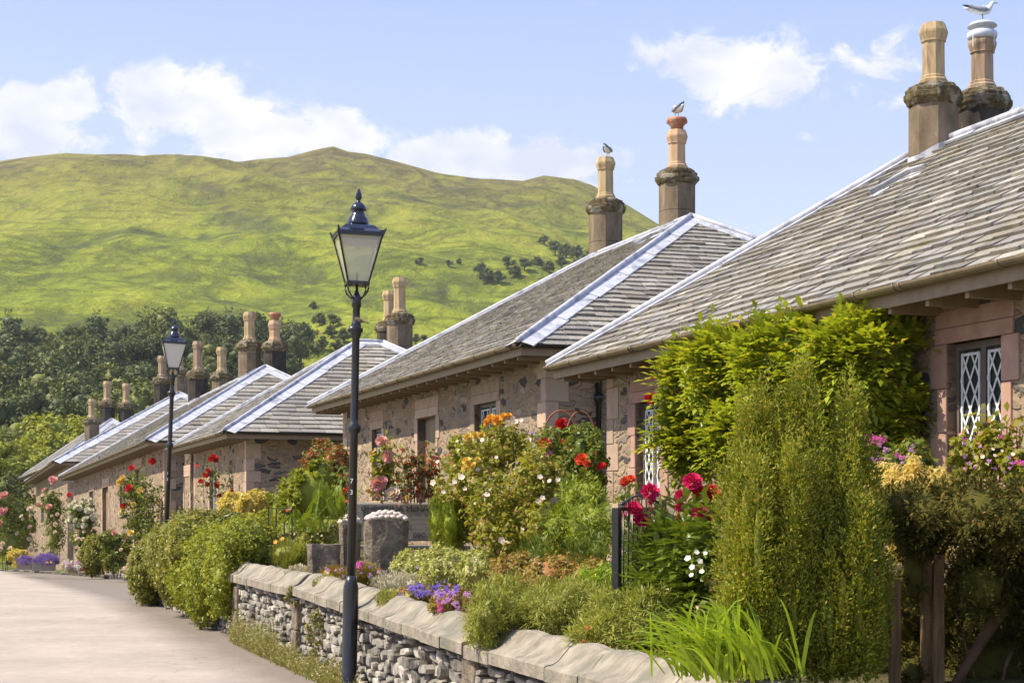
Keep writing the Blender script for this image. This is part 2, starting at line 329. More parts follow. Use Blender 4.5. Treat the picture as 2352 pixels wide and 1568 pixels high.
def hill():
    cols = np.concatenate([np.linspace(-2600, -260, 50), np.linspace(-240, 1760, 420), np.linspace(1800, 6000, 60)])
    ts = np.concatenate([np.linspace(0, 1, 230) ** 1.15, np.linspace(1.01, 1.5, 14)])
    nc, nr = len(cols), len(ts); co = np.empty((nr, nc, 3), np.float32)
    for i, t in enumerate(ts):
        r = R0 + (R1 - R0) * t
        for j, px in enumerate(cols): co[i, j] = ((px - CX) / FP * r, r, hill_z(px, r))
    f = []
    for i in range(nr - 1):
        for j in range(nc - 1): a = i * nc + j; f.append((a, a + 1, a + nc + 1, a + nc))
    me = bpy.data.meshes.new('hill'); me.from_pydata(co.reshape(-1, 3).tolist(), [], f); me.polygons.foreach_set('use_smooth', [True] * len(f))
    m, t = newmat('hillside'); tc = t.node('ShaderNodeTexCoord').outputs['Object']
    v1 = t.mapping(tc, (1, .45, 1.6), rot=(0, 0, .25))
    big = t.noise(v1, .012, 5, .6, .8); mid = t.noise(v1, .05, 6, .68, 1.2); fine = t.noise(tc, .55, 5, .7)
    zz = t.node('ShaderNodeSeparateXYZ', {0: tc}).outputs[2]
    g = t.ramp(t.math('ADD', t.math('MULTIPLY', big, .6), t.math('MULTIPLY', mid, .45)), [(.40, (.075, .095, .035)), (.455, (.13, .15, .035)), (.495, (.18, .215, .032)), (.54, (.245, .285, .032)), (.62, (.33, .345, .045))])  # darkest tones paint in cloud shade along with the bracken patches
    g = t.mix(1, g, t.ramp(fine, [(.3, (.78, .80, .76)), (.7, (1.16, 1.14, 1.12))]), 'MULTIPLY')
    lines = t.math('ABSOLUTE', t.math('SUBTRACT', t.noise(t.mapping(tc, (.55, .3, 2.2), rot=(0, 0, .1)), .03, 5, .62, .8), .5))
    lm = t.ramp(lines, [(.0, (1, 1, 1)), (.016, (.7, .7, .7)), (.045, (0, 0, 0))])
    g = t.mix(t.math('MULTIPLY', lm, .6), g, (.075, .085, .022, 1))
    hf = t.node('ShaderNodeMapRange', {0: t.math('ADD', zz, t.math('MULTIPLY', t.math('SUBTRACT', mid, .5), 150)), 1: 105, 2: 190}).outputs[0]
    g = t.mix(t.math('MULTIPLY', hf, .85), g, t.ramp(mid, [(.38, (.13, .095, .045)), (.52, (.22, .18, .055)), (.62, (.27, .26, .045))]))
    rock = t.ramp(t.noise(v1, .09, 6, .75, .6), [(.56, (0, 0, 0)), (.63, (1, 1, 1))])
    g = t.mix(t.math('MULTIPLY', t.math('MULTIPLY', rock, t.math('ADD', .22, hf)), .85, True), g, (.115, .095, .07, 1))
    h = t.math('ADD', t.math('MULTIPLY', t.noise(v1, .12, 7, .72, .5), 6.0), t.math('MULTIPLY', fine, .8))
    p = principled(t, g, .95, .05, normal=bump(t, h, .8, 1.1)); t.l.new(p.outputs[0], t.out.inputs[0])
    me.materials.append(m); o = bpy.data.objects.new('hill', me); COL.objects.link(o); tag(o, 'green bracken covered hillside with bare rocky crest under the clouds', kind='structure')
hill()
def grid(name, xs, ys, zf, mat, kind='structure', label=None):
    co = [(x, y, zf(x, y)) for y in ys for x in xs]; n = len(xs); f = [(j * n + i, j * n + i + 1, (j + 1) * n + i + 1, (j + 1) * n + i) for j in range(len(ys) - 1) for i in range(n - 1)]
    mb = MB(); mb.add(co, f, True); o = mb.build(name, mat); return tag(o, label, kind=kind)
def zground(x, y):
    z = zroad(y) - .03
    z -= 2.5 * sstep(130, 200, y)
    return z
M['grassland'] = noisy('meadow', (.06, .08, .02), (.15, .17, .04), .8, .95, .1, bs=.6, bd=.1)
XS = [-900, -500, -250, -150, -100, -70, -50, -35, -25, -15, -5, 5, 15, 25, 35, 50, 80, 130, 250, 500, 900]
YS = [-120, -60, -30, -10, 0, 10, 20, 30, 40, 60, 80, 100, 125, 150, 180, 220]
grid('ground', XS, YS, zground, M['grassland'], label='grassy valley floor')
m, t = newmat('asphalt'); tc = t.node('ShaderNodeTexCoord').outputs['Object']
g = t.ramp(t.noise(tc, 90, 4, .8), [(.3, (.29, .245, .21)), (.7, (.54, .46, .40))])
g = t.mix(1, g, t.ramp(t.noise(tc, .7, 5, .6), [(.3, (.82, .82, .82)), (.7, (1.08, 1.07, 1.06))]), 'MULTIPLY')
g = t.mix(1, g, t.ramp(t.noise(tc, 6, 6, .75), [(.3, (.88, .88, .88)), (.65, (1.05, 1.05, 1.05))]), 'MULTIPLY')
ck_ = t.node('ShaderNodeTexVoronoi', {'Vector': t.node('ShaderNodeVectorMath', {0: tc, 1: t.node('ShaderNodeTexNoise', {'Vector': tc, 'Scale': 1.3, 'Detail': 4}).outputs[1]}).outputs[0], 'Scale': .45}, feature='DISTANCE_TO_EDGE').outputs[0]
g = t.mix(t.math('MULTIPLY', t.math('LESS_THAN', ck_, .005), .2), g, (.08, .07, .06, 1))
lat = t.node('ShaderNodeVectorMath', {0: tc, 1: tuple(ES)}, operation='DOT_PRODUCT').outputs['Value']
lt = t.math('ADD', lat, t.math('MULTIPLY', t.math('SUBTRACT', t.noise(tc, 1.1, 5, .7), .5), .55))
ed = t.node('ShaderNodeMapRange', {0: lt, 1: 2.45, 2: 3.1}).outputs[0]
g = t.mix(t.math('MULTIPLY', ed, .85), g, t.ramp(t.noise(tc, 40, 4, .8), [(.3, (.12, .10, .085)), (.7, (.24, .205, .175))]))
p = principled(t, g, .9, .2, normal=bump(t, t.noise(tc, 130, 3, .8), .6, .006)); t.l.new(p.outputs[0], t.out.inputs[0]); M['roadmat'] = m
def road():
    mb = MB(); vs = []; ys = list(range(-40, 30, 5)) + list(range(30, 130, 4))
    for y in ys:
        z = zroad(y) + .012
        l1 = 3.62 if y < 29 else 3.62 + min(2.4, (y - 29) * .12)
        if y > 52: l1 -= (y - 52) * .12
        for l in (-6.5, -3, 0, 1.5, l1):
            # point at depth y on the line lat=l
            x = (l - ES.y * y) / ES.x; vs.append((x, y, z))
    n = 5; f = [(j * n + i, j * n + i + 1, (j + 1) * n + i + 1, (j + 1) * n + i) for j in range(len(ys) - 1) for i in range(n - 1)]
    mb.add(vs, f, True); tag(mb.build('road', M['roadmat']), 'pale sunlit asphalt village road', kind='structure')
road()
def zgard(x, y):
    l = ES.x * x + ES.y * y
    return .70 + .26 * sstep(4, 8, l) + .04 * fbm(x, y, 0, 3) - 2.6 * (sstep(26.5, 28.5, y) if l < 5.0 else sstep(37, 41, y))
def garden():
    vs = []; ls = [3.72, 4, 4.4, 5, 5.6, 6.4, 7.2, 8, 9, 11, 14, 18]; us = [2 + .7 * i for i in range(60)]
    for u in us:
        for l in ls: p_ = ES * l + EF * u; vs.append((p_.x, p_.y, zgard(p_.x, p_.y)))
    n = len(ls); f = [(j * n + i, j * n + i + 1, (j + 1) * n + i + 1, (j + 1) * n + i) for j in range(len(us) - 1) for i in range(n - 1)]
    mb = MB(); mb.add(vs, f, True); tag(mb.build('garden_ground', M['soil']), 'raised garden beds behind the low wall', kind='structure')
garden()

# ------------------------------------------------------------------ roofs and cottages
def slates(mb, o, eu, en, L, H, la, ra, expo, wid, thick=.014):
    """slates on a plane: o eave start, eu along the eave, en up the slope; length L, slope height H; la / ra (la + lb*h): cut of the left and right ends per metre of slope"""
    nrm = eu.cross(en).normalized()
    if nrm.z < 0: nrm = -nrm
    n = int(H / expo); 
    for c in range(n + 1):
        h0 = c * H / n - .02; h1 = h0 + expo * 1.5
        if h1 > H: h1 = H
        a0, b0 = la * max(0, h0), L - ra * max(0, h0)
        if b0 - a0 < .1: break
        x = a0 - random.uniform(0, wid)
        while x < b0:
            wd = wid * random.uniform(.6, 1.45); xa, xb = max(x, a0), min(x + wd - .014, b0)
            if xb - xa > .04:
                j = random.uniform(-.016, .016); t1 = thick * random.uniform(.7, 2.0); t2 = t1 * random.uniform(.6, 1.3)
                q0 = o + eu * xa + en * (h0 + j); q1 = o + eu * xb + en * (h0 + j + random.uniform(-.008, .008))
                xa2, xb2 = max(xa, la * h1), min(xb, L - ra * h1)
                if xb2 < xa2: xa2 = xb2 = (xa2 + xb2) / 2
                q2 = o + eu * xb2 + en * h1; q3 = o + eu * xa2 + en * h1
                s = len(mb.v); base = nrm * .004; lift = nrm * (thick * 1.7)
                mb.v += [tuple(q0 + base), tuple(q1 + base), tuple(q0 + lift + nrm * t1), tuple(q1 + lift + nrm * t2), tuple(q2 + nrm * .003), tuple(q3 + nrm * .003)]
                mb.f += [(s, s + 1, s + 3, s + 2), (s + 2, s + 3, s + 4, s + 5), (s, s + 2, s + 5), (s + 1, s + 4, s + 3)]; mb.sm += [False] * 4
            x += wd
def hip_lead(a, b, n1, n2, wdt, t0=.02):
    """lead strip from a (low) to b (high): two wings lying on the slopes with normals n1, n2 and a roll on top"""
    mb = MB(); d = (b - a).normalized(); seg = max(2, int((b - a).length / 1.1)); a = a - d * .05
    for nn, other in ((n1, n2), (n2, n1)):
        s = nn.cross(d).normalized()
        if s.dot(other) > 0: s = -s
        s = s if s.dot(other) < 0 else -s
        for i in range(seg):
            p0 = a.lerp(b, i / seg); p1 = a.lerp(b, (i + 1.03) / seg); lo = nn * (t0 + .026); hi = nn * (t0 + .034)
            wj = wdt * random.uniform(.93, 1.07)
            e0, e1 = p0 + s * wj, p1 + s * wj * random.uniform(.96, 1.04)
            mb.add([p0 + hi, p1 + lo, e1 + lo, e0 + hi, e1 + lo * .5 , e0 + lo * .5], [(0, 1, 2, 3), (3, 2, 4, 5)])
    up = (n1 + n2).normalized()
    pts = [a.lerp(b, i / (seg * 2)) + up * (t0 + .05 + random.uniform(-.006, .006)) for i in range(seg * 2 + 1)]
    mb.tube(pts, .042, 8); return mb
ROOFS = {}
def octo(W): return W / 2 / math.cos(math.pi / 8)
def chimney(parent_inv, parent, px, capy, d, W, zbot, mats=('stack', 'pot'), kind='plain', k=1.0, label=None, skirt=True):
    """octagonal stone stack with cornice and one clay pot; placed in world coordinates, then parented"""
    top = at(px, capy, d); H = top.z - zbot; st = MB(); o8 = octo(W)
    st.lathe([(o8, 0), (o8, H - .42 * W)], 8, smooth=False, ph=.5)
    s = st.build('chimney', M[mats[0]], parent)
    s.matrix_parent_inverse = parent_inv; s.location = (top.x, top.y, zbot); s.rotation_euler = (0, 0, YAW)
    if label: s['label'] = label
    z = H
    co = MB(); co.lathe([(o8 * .98, z - .46 * W), (o8 * 1.08, z - .42 * W), (o8 * 1.22, z - .30 * W), (o8 * 1.22, z - .20 * W), (o8 * 1.13, z - .18 * W), (o8 * 1.14, z - .09 * W), (o8 * 1.02, z - .07 * W), (o8 * .98, z - .01 * W), (o8 * .7, z + .05 * W)], 8, smooth=False, ph=.5)
    c = co.build('cornice', M['cornice'], s); sub = c.modifiers.new('s', 'SUBSURF'); sub.subdivision_type = 'SIMPLE'; sub.levels = 3; sub.render_levels = 3
    tx = bpy.data.textures.get('rough') or bpy.data.textures.new('rough', 'CLOUDS'); tx.noise_scale = .09
    dm = c.modifiers.new('d', 'DISPLACE'); dm.texture = tx; dm.strength = .035 * W / .6; dm.mid_level = .5
    q = octo(W * .46) ; P = MB()
    if kind in ('plain', 'cowl', 'crown'):
        hh = {'plain': 1.38, 'cowl': 1.26, 'crown': 1.2}[kind] * W * k
        prof = [(q * 1.28, z), (q * 1.28, z + .13 * W), (q * 1.12, z + .17 * W), (q * 1.12, z + .21 * W), (q, z + .24 * W), (q * .97, z + hh - .42 * W), (q * 1.1, z + hh - .40 * W), (q * 1.1, z + hh - .37 * W), (q * 1.27, z + hh - .22 * W), (q * 1.27, z + hh - .17 * W), (q * 1.02, z + hh), (q * .8, z + hh), (q * .8, z + hh - .2 * W)]
    else:
        hh = .95 * W * k; prof = [(q * 1.0, z), (q * .9, z + hh), (q * .7, z + hh)]
    P.lathe(prof, 8, smooth=False, ph=.5); pt = P.build('chimney_pot', M[mats[1]], s)
    tz = z + hh
    if kind == 'cowl':
        g = MB(); g.lathe([(q * 1.2, tz - .1 * W), (q * 1.32, tz - .04 * W), (q * 1.32, tz + .04 * W), (q * 1.1, tz + .09 * W), (q * .7, tz + .10 * W), (q * .7, tz + .17 * W), (q * 1.3, tz + .19 * W), (q * 1.1, tz + .26 * W), (q * .5, tz + .31 * W), (.005, tz + .32 * W)], 24)
        for a in range(4): g.box(-.006, .006, q * 1.27, q * 1.29, tz - .30 * W, tz, M=Matrix.Rotation(a * math.pi / 2 + .3, 4, 'Z'))
        g.build('cowl', M['metal'], s); tz += .32 * W
    if kind == 'crown':
        g = MB(); g.lathe([(q * .75, tz - .03 * W), (q * .78, tz + .12 * W), (q * 1.18, tz + .22 * W), (q * 1.24, tz + .30 * W), (q * 1.12, tz + .36 * W), (q * .8, tz + .36 * W), (q * .8, tz + .2 * W)], 20)
        for a in range(12):
            g.box(q * 1.17, q * 1.25, -.012, .012, tz + .21 * W, tz + .28 * W, M=Matrix.Rotation(a * math.pi / 6, 4, 'Z'))
        g.build('pot_crown', M['potred'], s); tz += .36 * W
    if skirt:
        rf_ = ROOFS[parent.name]; vs = []; mwi = parent.matrix_world
        for up_ in (0, 1):
            for j in range(8):
                a = 2 * math.pi * (j + .5) / 8 + YAW; x, y = top.x + o8 * 1.035 * math.cos(a), top.y + o8 * 1.035 * math.sin(a)
                l = parent_inv @ Vector((x, y, 0)); zr = (mwi @ Vector((l.x, l.y, rf_(l.x, l.y)))).z
                vs.append(Vector((x, y, zr + (.10 * W / .5 if up_ else -.1))) - Vector((top.x, top.y, zbot)))
        cr = Matrix.Rotation(-YAW, 4, 'Z'); sk = MB(); sk.add([cr @ v for v in vs], [(j, (j + 1) % 8, 8 + (j + 1) % 8, 8 + j) for j in range(8)]); sk.build('flashing', M['lead'], s)
    return s, Vector((top.x, top.y, zbot + tz)), o8
def surround(parent, y0, y1, z0, z1, xw, mat, door=False, jw=.13, proud=.018):
    """dressed stone surround round an opening in the wall plane x=xw (local), opening y0..y1, z0..z1"""
    mb = MB(); n = max(2, round((z1 - z0) / .45)); xd = xw + .24
    for sgn, (a, b) in ((0, (y0 - jw, y0)), (1, (y1, y1 + jw))):
        for i in range(n):
            za, zb = z0 + (z1 - z0) * i / n, z0 + (z1 - z0) * (i + 1) / n
            e = .0 if i % 2 else .10
            ya, yb = (a - e, b) if sgn == 0 else (a, b + e)
            mb.box(xw - proud + random.uniform(-.003, .003), xd, ya, yb, za + .003, zb - .003)
    lh = .24 * (z1 - z0) / 1.3 if not door else .26
    lh = max(.16, min(.34, lh))
    mb.box(xw - proud - .004, xd, y0 - jw - .03, y1 + jw + .03, z1, z1 + lh * .62)
    mb.box(xw - proud + .004, xd - .05, y0 - jw - .03, y1 + jw + .03, z1 + lh * .62 + .004, z1 + lh * 1.35)
    o = mb.build('stone_surround', mat, parent, bevel=.008)
    if not door:
        s = MB(); s.box(xw - .05, xd, y0 - jw - .02, y1 + jw + .02, z0 - .11, z0 - .002); s.build('sill', mat, parent, bevel=.008)
def lattice_window(parent, y0, y1, z0, z1, xw, simple=False):
    f = MB(); x0, x1 = xw + .085, xw + .135; fw = .045
    f.box(x0, x1, y0, y0 + fw, z0, z1); f.box(x0, x1, y1 - fw, y1, z0, z1); f.box(x0, x1, y0 + fw, y1 - fw, z1 - fw * 1.3, z1); f.box(x0, x1, y0 + fw, y1 - fw, z0, z0 + fw)
    ym = (y0 + y1) / 2; f.box(x0 + .002, x1, ym - .035, ym + .035, z0 + fw, z1 - fw * 1.3)
    fr = f.build('window', M['frame'], parent)
    g = MB(); g.box(x0 + .03, x0 + .034, y0 + fw, y1 - fw, z0 + fw, z1 - fw * 1.3); g.build('pane', M['pane'], fr)
    for (a, b) in ((y0 + fw + .02, ym - .055), (ym + .055, y1 - fw - .02)):
        l = MB(); za, zb = z0 + fw + .02, z1 - fw * 1.3 - .03; xb = x0 + .018; bw = .0135
        l.box(xb - .012, xb, a, a + bw * 1.6, za, zb); l.box(xb - .012, xb, b - bw * 1.6, b, za, zb); l.box(xb - .012, xb, a, b, za, za + bw * 1.6); l.box(xb - .012, xb, a, b, zb - bw * 1.6, zb)
        if not simple:
            W_ = b - a; px_ = W_ / 2.0; pz = px_ * 1.9; nn = int((zb - za) / pz) + 3
            for sg in (1, -1):
                for i in range(-3, nn * 2):
                    # line: z = za + i*pz + sg*(y-a)*pz/px_
                    pts = []
                    zz0 = za + i * pz + (0 if sg == 1 else 2 * pz); s_ = sg * pz / px_
                    ya, yb = a, b
                    zl, zr = zz0, zz0 + s_ * (b - a)
                    lo, hi = min(zl, zr), max(zl, zr)
                    if hi <= za or lo >= zb: continue
                    def yat(z): return a + (z - zz0) / s_
                    zs = max(lo, za), min(hi, zb); P0 = (yat(zs[0]), zs[0]); P1 = (yat(zs[1]), zs[1])
                    dy, dz = P1[0] - P0[0], P1[1] - P0[1]; Ln = math.hypot(dy, dz)
                    if Ln < .03: continue
                    ny, nz = -dz / Ln * bw * .8, dy / Ln * bw * .8; x_ = xb - .013 - (.001 if sg == 1 else 0)
                    l.add([(x_, P0[0] + ny, P0[1] + nz), (x_, P0[0] - ny, P0[1] - nz), (x_, P1[0] - ny, P1[1] - nz), (x_, P1[0] + ny, P1[1] + nz), (xb - .002, P0[0] + ny, P0[1] + nz), (xb - .002, P0[0] - ny, P0[1] - nz), (xb - .002, P1[0] - ny, P1[1] - nz), (xb - .002, P1[0] + ny, P1[1] + nz)],
                          [(0, 1, 2, 3), (0, 4, 5, 1), (2, 6, 7, 3)])
        l.build('lattice', M['white'], fr)
def cottage(label, N, F, width, rz, zb, runs=None, perp=False, expo=.16, wid=.28, o=.55, raf=.6, leadw=.17, openings=(), wallz=None, far_raft=True):
    """N, F: near and far front eave corners (world). Local x goes back from the road, local y along the front."""
    d = (F - N); L = d.length; yaw = math.atan2(-d.x, d.y); tilt = math.asin(d.z / L)
    root = empty('cottage', (N.x, N.y, zb), label, 'cottage', 'stone cottages with slate roofs along the road', (tilt, 0, yaw))
    ze = N.z - zb; ev = Vector((1, 0, 0)); eu = Vector((0, 1, 0)); W = width; rise = rz - N.z
    # wall
    mb = MB(); x0, x1, y0, y1 = o, W - o, o, L - o; th = .38; zt = ze + .05; ops = []
    A2 = Vector((N.x, N.y)) ; es = Vector((math.cos(yaw), math.sin(yaw))); ef = Vector((-math.sin(yaw), math.cos(yaw))); B2 = A2 + es * o
    for op in openings:
        kind, pl, pr, pt, pb = op[:5]
        def uof(px): r = (px - CX) / FP; return (r * B2.y - B2.x) / (ef.x - r * ef.y)
        ua, ub = uof(pl), uof(pr); ya, yb = min(ua, ub), max(ua, ub); q = B2 + ef * uof(pl)
        zt_ = CZ + (HY - pt) / FP * q.y - zb; zb_ = CZ + (HY - pb) / FP * q.y - zb
        # undo the tilt of the root
        zt_ -= math.tan(tilt) * (ya + yb) / 2; zb_ -= math.tan(tilt) * (ya + yb) / 2
        ops.append((kind, ya, yb, zb_, zt_, op[5] if len(op) > 5 else None))
    ops.sort(key=lambda q: q[1])
    yc = y0
    for kind, ya, yb, za, zt2, _ in ops:
        mb.box(x0, x0 + th, yc, ya, 0, zt); mb.box(x0, x0 + th, ya, yb, zt2, zt)
        if za > 0.02: mb.box(x0, x0 + th, ya, yb, 0, za)
        yc = yb
    mb.box(x0, x0 + th, yc, y1, 0, zt)
    mb.box(x0 + th, x1, y0, y0 + th, 0, zt); mb.box(x0 + th, x1, y1 - th, y1, 0, zt); mb.box(x1 - th, x1, y0 + th, y1 - th, 0, zt)
    mb.build('wall', M['rubble'], root)
    bk = MB(); bk.box(x0 + th + .5, x0 + th + .52, y0 + th, y1 - th, 0.05, zt - .05); bk.build('room_wall', M['frame'], root)
    for cy in ((y0), (y1)):
        z = 0; i = 0; qn = MB()
        while z < zt - .05:
            h = random.uniform(.26, .40); z2 = min(z + h, zt - .01); a, b = (.36, .2) if i % 2 else (.2, .36)
            if cy == y0: qn.box(x0 - .012, x0 + a, y0 - .012, y0 + b, z + .004, z2 - .004)
            else: qn.box(x0 - .012, x0 + a, y1 - b, y1 + .012, z + .004, z2 - .004)
            z = z2; i += 1
        qn.build('corner_stones', M['sandstone'], root, bevel=.008)
    for kind, ya, yb, za, zt2, mt in ops:
        mt = M[mt] if mt else M['sandstone']
        if kind == 'door':
            surround(root, ya, yb, za, zt2, x0, mt, True)
            dmb = MB(); dmb.box(x0 + .15, x0 + .20, ya, yb, za, zt2); dr = dmb.build('door', M['frame'], root)
            k = MB(); nn = 4
            for j in range(nn): a = ya + .05 + (yb - ya - .1) * j / nn; k.box(x0 + .135, x0 + .149, a + .006, a + (yb - ya - .1) / nn - .006, za + .05, zt2 - .06)
            k.build('door_boards', M['woodbrown'], dr); h = MB(); h.sphere((x0 + .13, ya + .12, za + (zt2 - za) * .48), .03); h.build('door_handle', M['metal'], dr)
        else:
            surround(root, ya, yb, za, zt2, x0, mt); lattice_window(root, ya, yb, za, zt2, x0, kind == 'plainwindow')
    # roof planes
    if perp: sF = runs[0]; sB = runs[1]; apF = Vector((sF, L / 2, ze + rise)); apB = Vector((W - sB, L / 2, ze + rise))
    else: sN, sf = runs; apN = Vector((W / 2, sN, ze + rise)); apF_ = Vector((W / 2, L - sf, ze + rise))
    c = [Vector((0, 0, ze)), Vector((W, 0, ze)), Vector((W, L, ze)), Vector((0, L, ze))]
    body = MB()
    if perp: body.add([*c, apF, apB], [(0, 3, 4), (0, 4, 5, 1), (3, 2, 5, 4), (1, 5, 2), (0, 1, 2, 3)])
    else: body.add([*c, apN, apF_], [(0, 3, 5, 4), (0, 4, 1), (3, 2, 5), (1, 4, 5, 2), (0, 1, 2, 3)])
    roof = body.build('roof', M['slate'], root)
    sm = MB()
    # front slope (x up), near slope (y up), far slope
    if perp:
        H = math.hypot(sF, rise); en = Vector((sF, 0, rise)).normalized(); slates(sm, c[0] - en * .05, eu, en, L, H, (L / 2) / H, (L / 2) / H, expo, wid); nF = Vector((-rise, 0, sF)).normalized()
        H2 = math.hypot(L / 2, rise); en = Vector((0, L / 2, rise)).normalized(); slates(sm, c[0] - en * .05, ev, en, W, H2, sF / H2, sB / H2, expo, wid); nN = Vector((0, -rise, L / 2)).normalized()
        nFa = Vector((0, rise, L / 2)).normalized(); nB = Vector((rise, 0, sB)).normalized()
        ridge = [(c[0], apF, nF, nN), (c[3], apF, nF, nFa), (apF, apB, nN, nFa), (c[1], apB, nN, nB)]
    else:
        s_ = W / 2; H = math.hypot(s_, rise); en = Vector((s_, 0, rise)).normalized(); slates(sm, c[0] - en * .05, eu, en, L, H, sN / H, sf / H, expo, wid); nF = Vector((-rise, 0, s_)).normalized()
        H2 = math.hypot(sN, rise); en = Vector((0, sN, rise)).normalized(); slates(sm, c[0] - en * .05, ev, en, W, H2, s_ / H2, s_ / H2, expo, wid); nN = Vector((0, -rise, sN)).normalized()
        nB = Vector((rise, 0, s_)).normalized(); nFa = Vector((0, rise, sf)).normalized()
        ridge = [(c[0], apN, nF, nN), (c[3], apF_, nF, nFa), (apN, apF_, nF, nB), (c[1], apN, nN, nB)]
    sm.build('slates', M['slate'], roof)
    for i, (a, b, p, q) in enumerate(ridge):
        hip_lead(a, b, p, q, leadw * (.8 if i == 2 else 1)).build('ridge_lead' if i == 2 else 'hip_lead', M['lead'], roof)
    # eaves: gutter, fascia, rafters
    fa = MB(); fa.box(.02, .05, -.0, L, ze - .17, ze - .02); fa.box(.05, W, .0, .03, ze - .17, ze - .02); fa.box(.05, W, L - .03, L, ze - .17, ze - .02)
    fa.build('fascia', M['woodbrown'], root)
    so_ = MB(); so_.box(.052, o, .032, L - .032, ze - .045, ze - .025); so_.box(o, W, .032, o, ze - .045, ze - .025); so_.build('soffit', M['woodbrown'], root)
    def half(mbx, a, b, side, r=.055):
        vs = []; n = 8
        for P_ in (a, b):
            for k in range(n + 1):
                g = math.pi + math.pi * k / n; vs.append(P_ + side * (math.cos(g) * r) + Vector((0, 0, math.sin(g) * r)))
            for k in range(n, -1, -1):
                g = math.pi + math.pi * k / n; vs.append(P_ + side * (math.cos(g) * (r - .008)) + Vector((0, 0, math.sin(g) * (r - .008))))
        m_ = 2 * (n + 1); mbx.add(vs, [(k, (k + 1) % m_, m_ + (k + 1) % m_, m_ + k) for k in range(m_)] + [tuple(range(m_ - 1, -1, -1)), tuple(range(m_, 2 * m_))], False)
    gt = MB(); half(gt, Vector((-.05, -.06, ze - .01)), Vector((-.05, L + .06, ze - .01)), ev)
    nb = int(L / .9)
    for i in range(nb + 1):
        y = .1 + (L - .2) * i / nb + random.uniform(-.2, .2) * (0 < i < nb)
        for yy_ in ((y, y + .09) if i % 3 == 0 else (y,)): gt.tube([(-.05 + math.cos(g) * .061, yy_, ze - .01 + math.sin(g) * .061) for g in [math.pi + math.pi * k / 6 for k in range(7)]], .009, 5)
    gt.build('gutter', M['gutter'], root)
    gs = MB(); half(gs, Vector((.02, -.05, ze - .012)), Vector((W, -.05, ze - .012)), eu); gs.build('gutter', M['black'], root)
    k = 0; y = .25
    proto = None
    while y < L - .15 and k < 60:
        r = MB(); r.box(.06, o + .02, 0, .05, ze - .215, ze - .048) if proto is None else None
        if proto is None: proto = r.build('rafter', M['woodbrown'], root, loc=(0, y, 0))
        else:
            cc = proto.copy(); COL.objects.link(cc); cc.parent = root; cc.location = (0, y, 0)
        y += raf * random.uniform(.97, 1.03) * max(1, L / 60 / raf); k += 1
    bpy.context.view_layer.update()
    if perp: ROOFS[root.name] = lambda x, y: ze + rise * max(0, min(x / sF, (W - x) / sB, y / (L / 2), (L - y) / (L / 2), 1))
    else: ROOFS[root.name] = lambda x, y: ze + rise * max(0, min(x / (W / 2), (W - x) / (W / 2), y / sN, (L - y) / sf))
    return root, root.matrix_world.inverted(), ze

GA = 'stone cottages with slate roofs along the road'
# A: nearest cottage
FA = at(1268, 840, 21.4); NA = FA + Vector((math.sin(R(19.3)), -math.cos(R(19.3)), 0)) * 17.0
A, Ai, _ = cottage('nearest cottage, green creeper on its wall and red stone window surrounds', NA, FA, 6.7, 5.78, .1, (3.35, 3.35), expo=.165, wid=.31, o=.55, raf=.55, leadw=.10,
    openings=[('window', 2176, 2303, 790, 1096, 'redstone'), ('window', 1461, 1517, 926, 1148, 'redstone')])
# B
NB, FB = at(1194, 788, 23.7), at(714, 931, 37.7)
B, Bi, _ = cottage('stone cottage with brown door, second nearest, two gulls on its chimneys', NB, FB, 10.0, 6.91, -.4, (5.0, 5.0), expo=.185, wid=.30, o=.62, raf=.62, leadw=.22,
    openings=[('window', 855, 877, 987, 1150), ('door', 960, 1002, 961, 1220), ('window', 1091, 1141, 930, 1110)])
NC, FC = at(518, 990, 39.5), at(393, 1027, 49.5)
C, Ci, _ = cottage('third cottage with gable-like hipped wing and red roses on its front', NC, FC, 9.7, 6.28, -.6, (4.5, 4.5), perp=True, expo=.24, wid=.42, o=.6, raf=.75, leadw=.27,
    openings=[('window', 482, 500, 1082, 1180), ('door', 424, 436, 1095, 1240)])
ND, FD = at(340, 1010, 51), at(138, 1094, 80)
D, Di, _ = cottage('long fourth cottage behind the further lamp post, with a black downpipe mid wall', ND, FD, 9.3, 6.64, -1.6, (4.64, 4.64), expo=.27, wid=.45, o=.6, raf=.7, leadw=.33,
    openings=[('plainwindow', 206, 216, 1128, 1180), ('door', 236, 250, 1119, 1290), ('plainwindow', 276, 290, 1100, 1180), ('door', 309, 325, 1078, 1302)])
NE, FE = at(124, 1059, 82), at(58, 1105, 113)
E, Ei, _ = cottage('fifth cottage with wide pale lead hips, beyond the long cottage', NE, FE, 14.2, 8.21, -2.5, (7.1, 7.1), expo=.36, wid=.6, o=.7, raf=.9, leadw=.42,
    openings=[('plainwindow', 95, 102, 1140, 1200), ('plainwindow', 113, 121, 1135, 1200)])
NF_, FF_ = at(115, 1069, 118), at(40, 1100, 137)
F_, Fi, _ = cottage('furthest cottage at the left end of the row', NF_, FF_, 10.6, 8.7, -2.5, (5.3, 5.3), expo=.4, wid=.7, o=.6, raf=1.0, leadw=.38)
CH = {}
def on_front(root, N, F, W, rz, px, py, lift=.03):
    """point of the front roof slope seen at a frame position"""
    a = (F - N).normalized(); s = Vector((a.y, -a.x, 0)).normalized(); b = s * (W / 2) + Vector((0, 0, rz - N.z)); n = a.cross(b).normalized(); n = n if n.z > 0 else -n
    d = at(px, py, 1.0) - Vector((0, 0, CZ)); t = (N - Vector((0, 0, CZ))).dot(n) / d.dot(n); return Vector((0, 0, CZ)) + d * t + n * lift, n
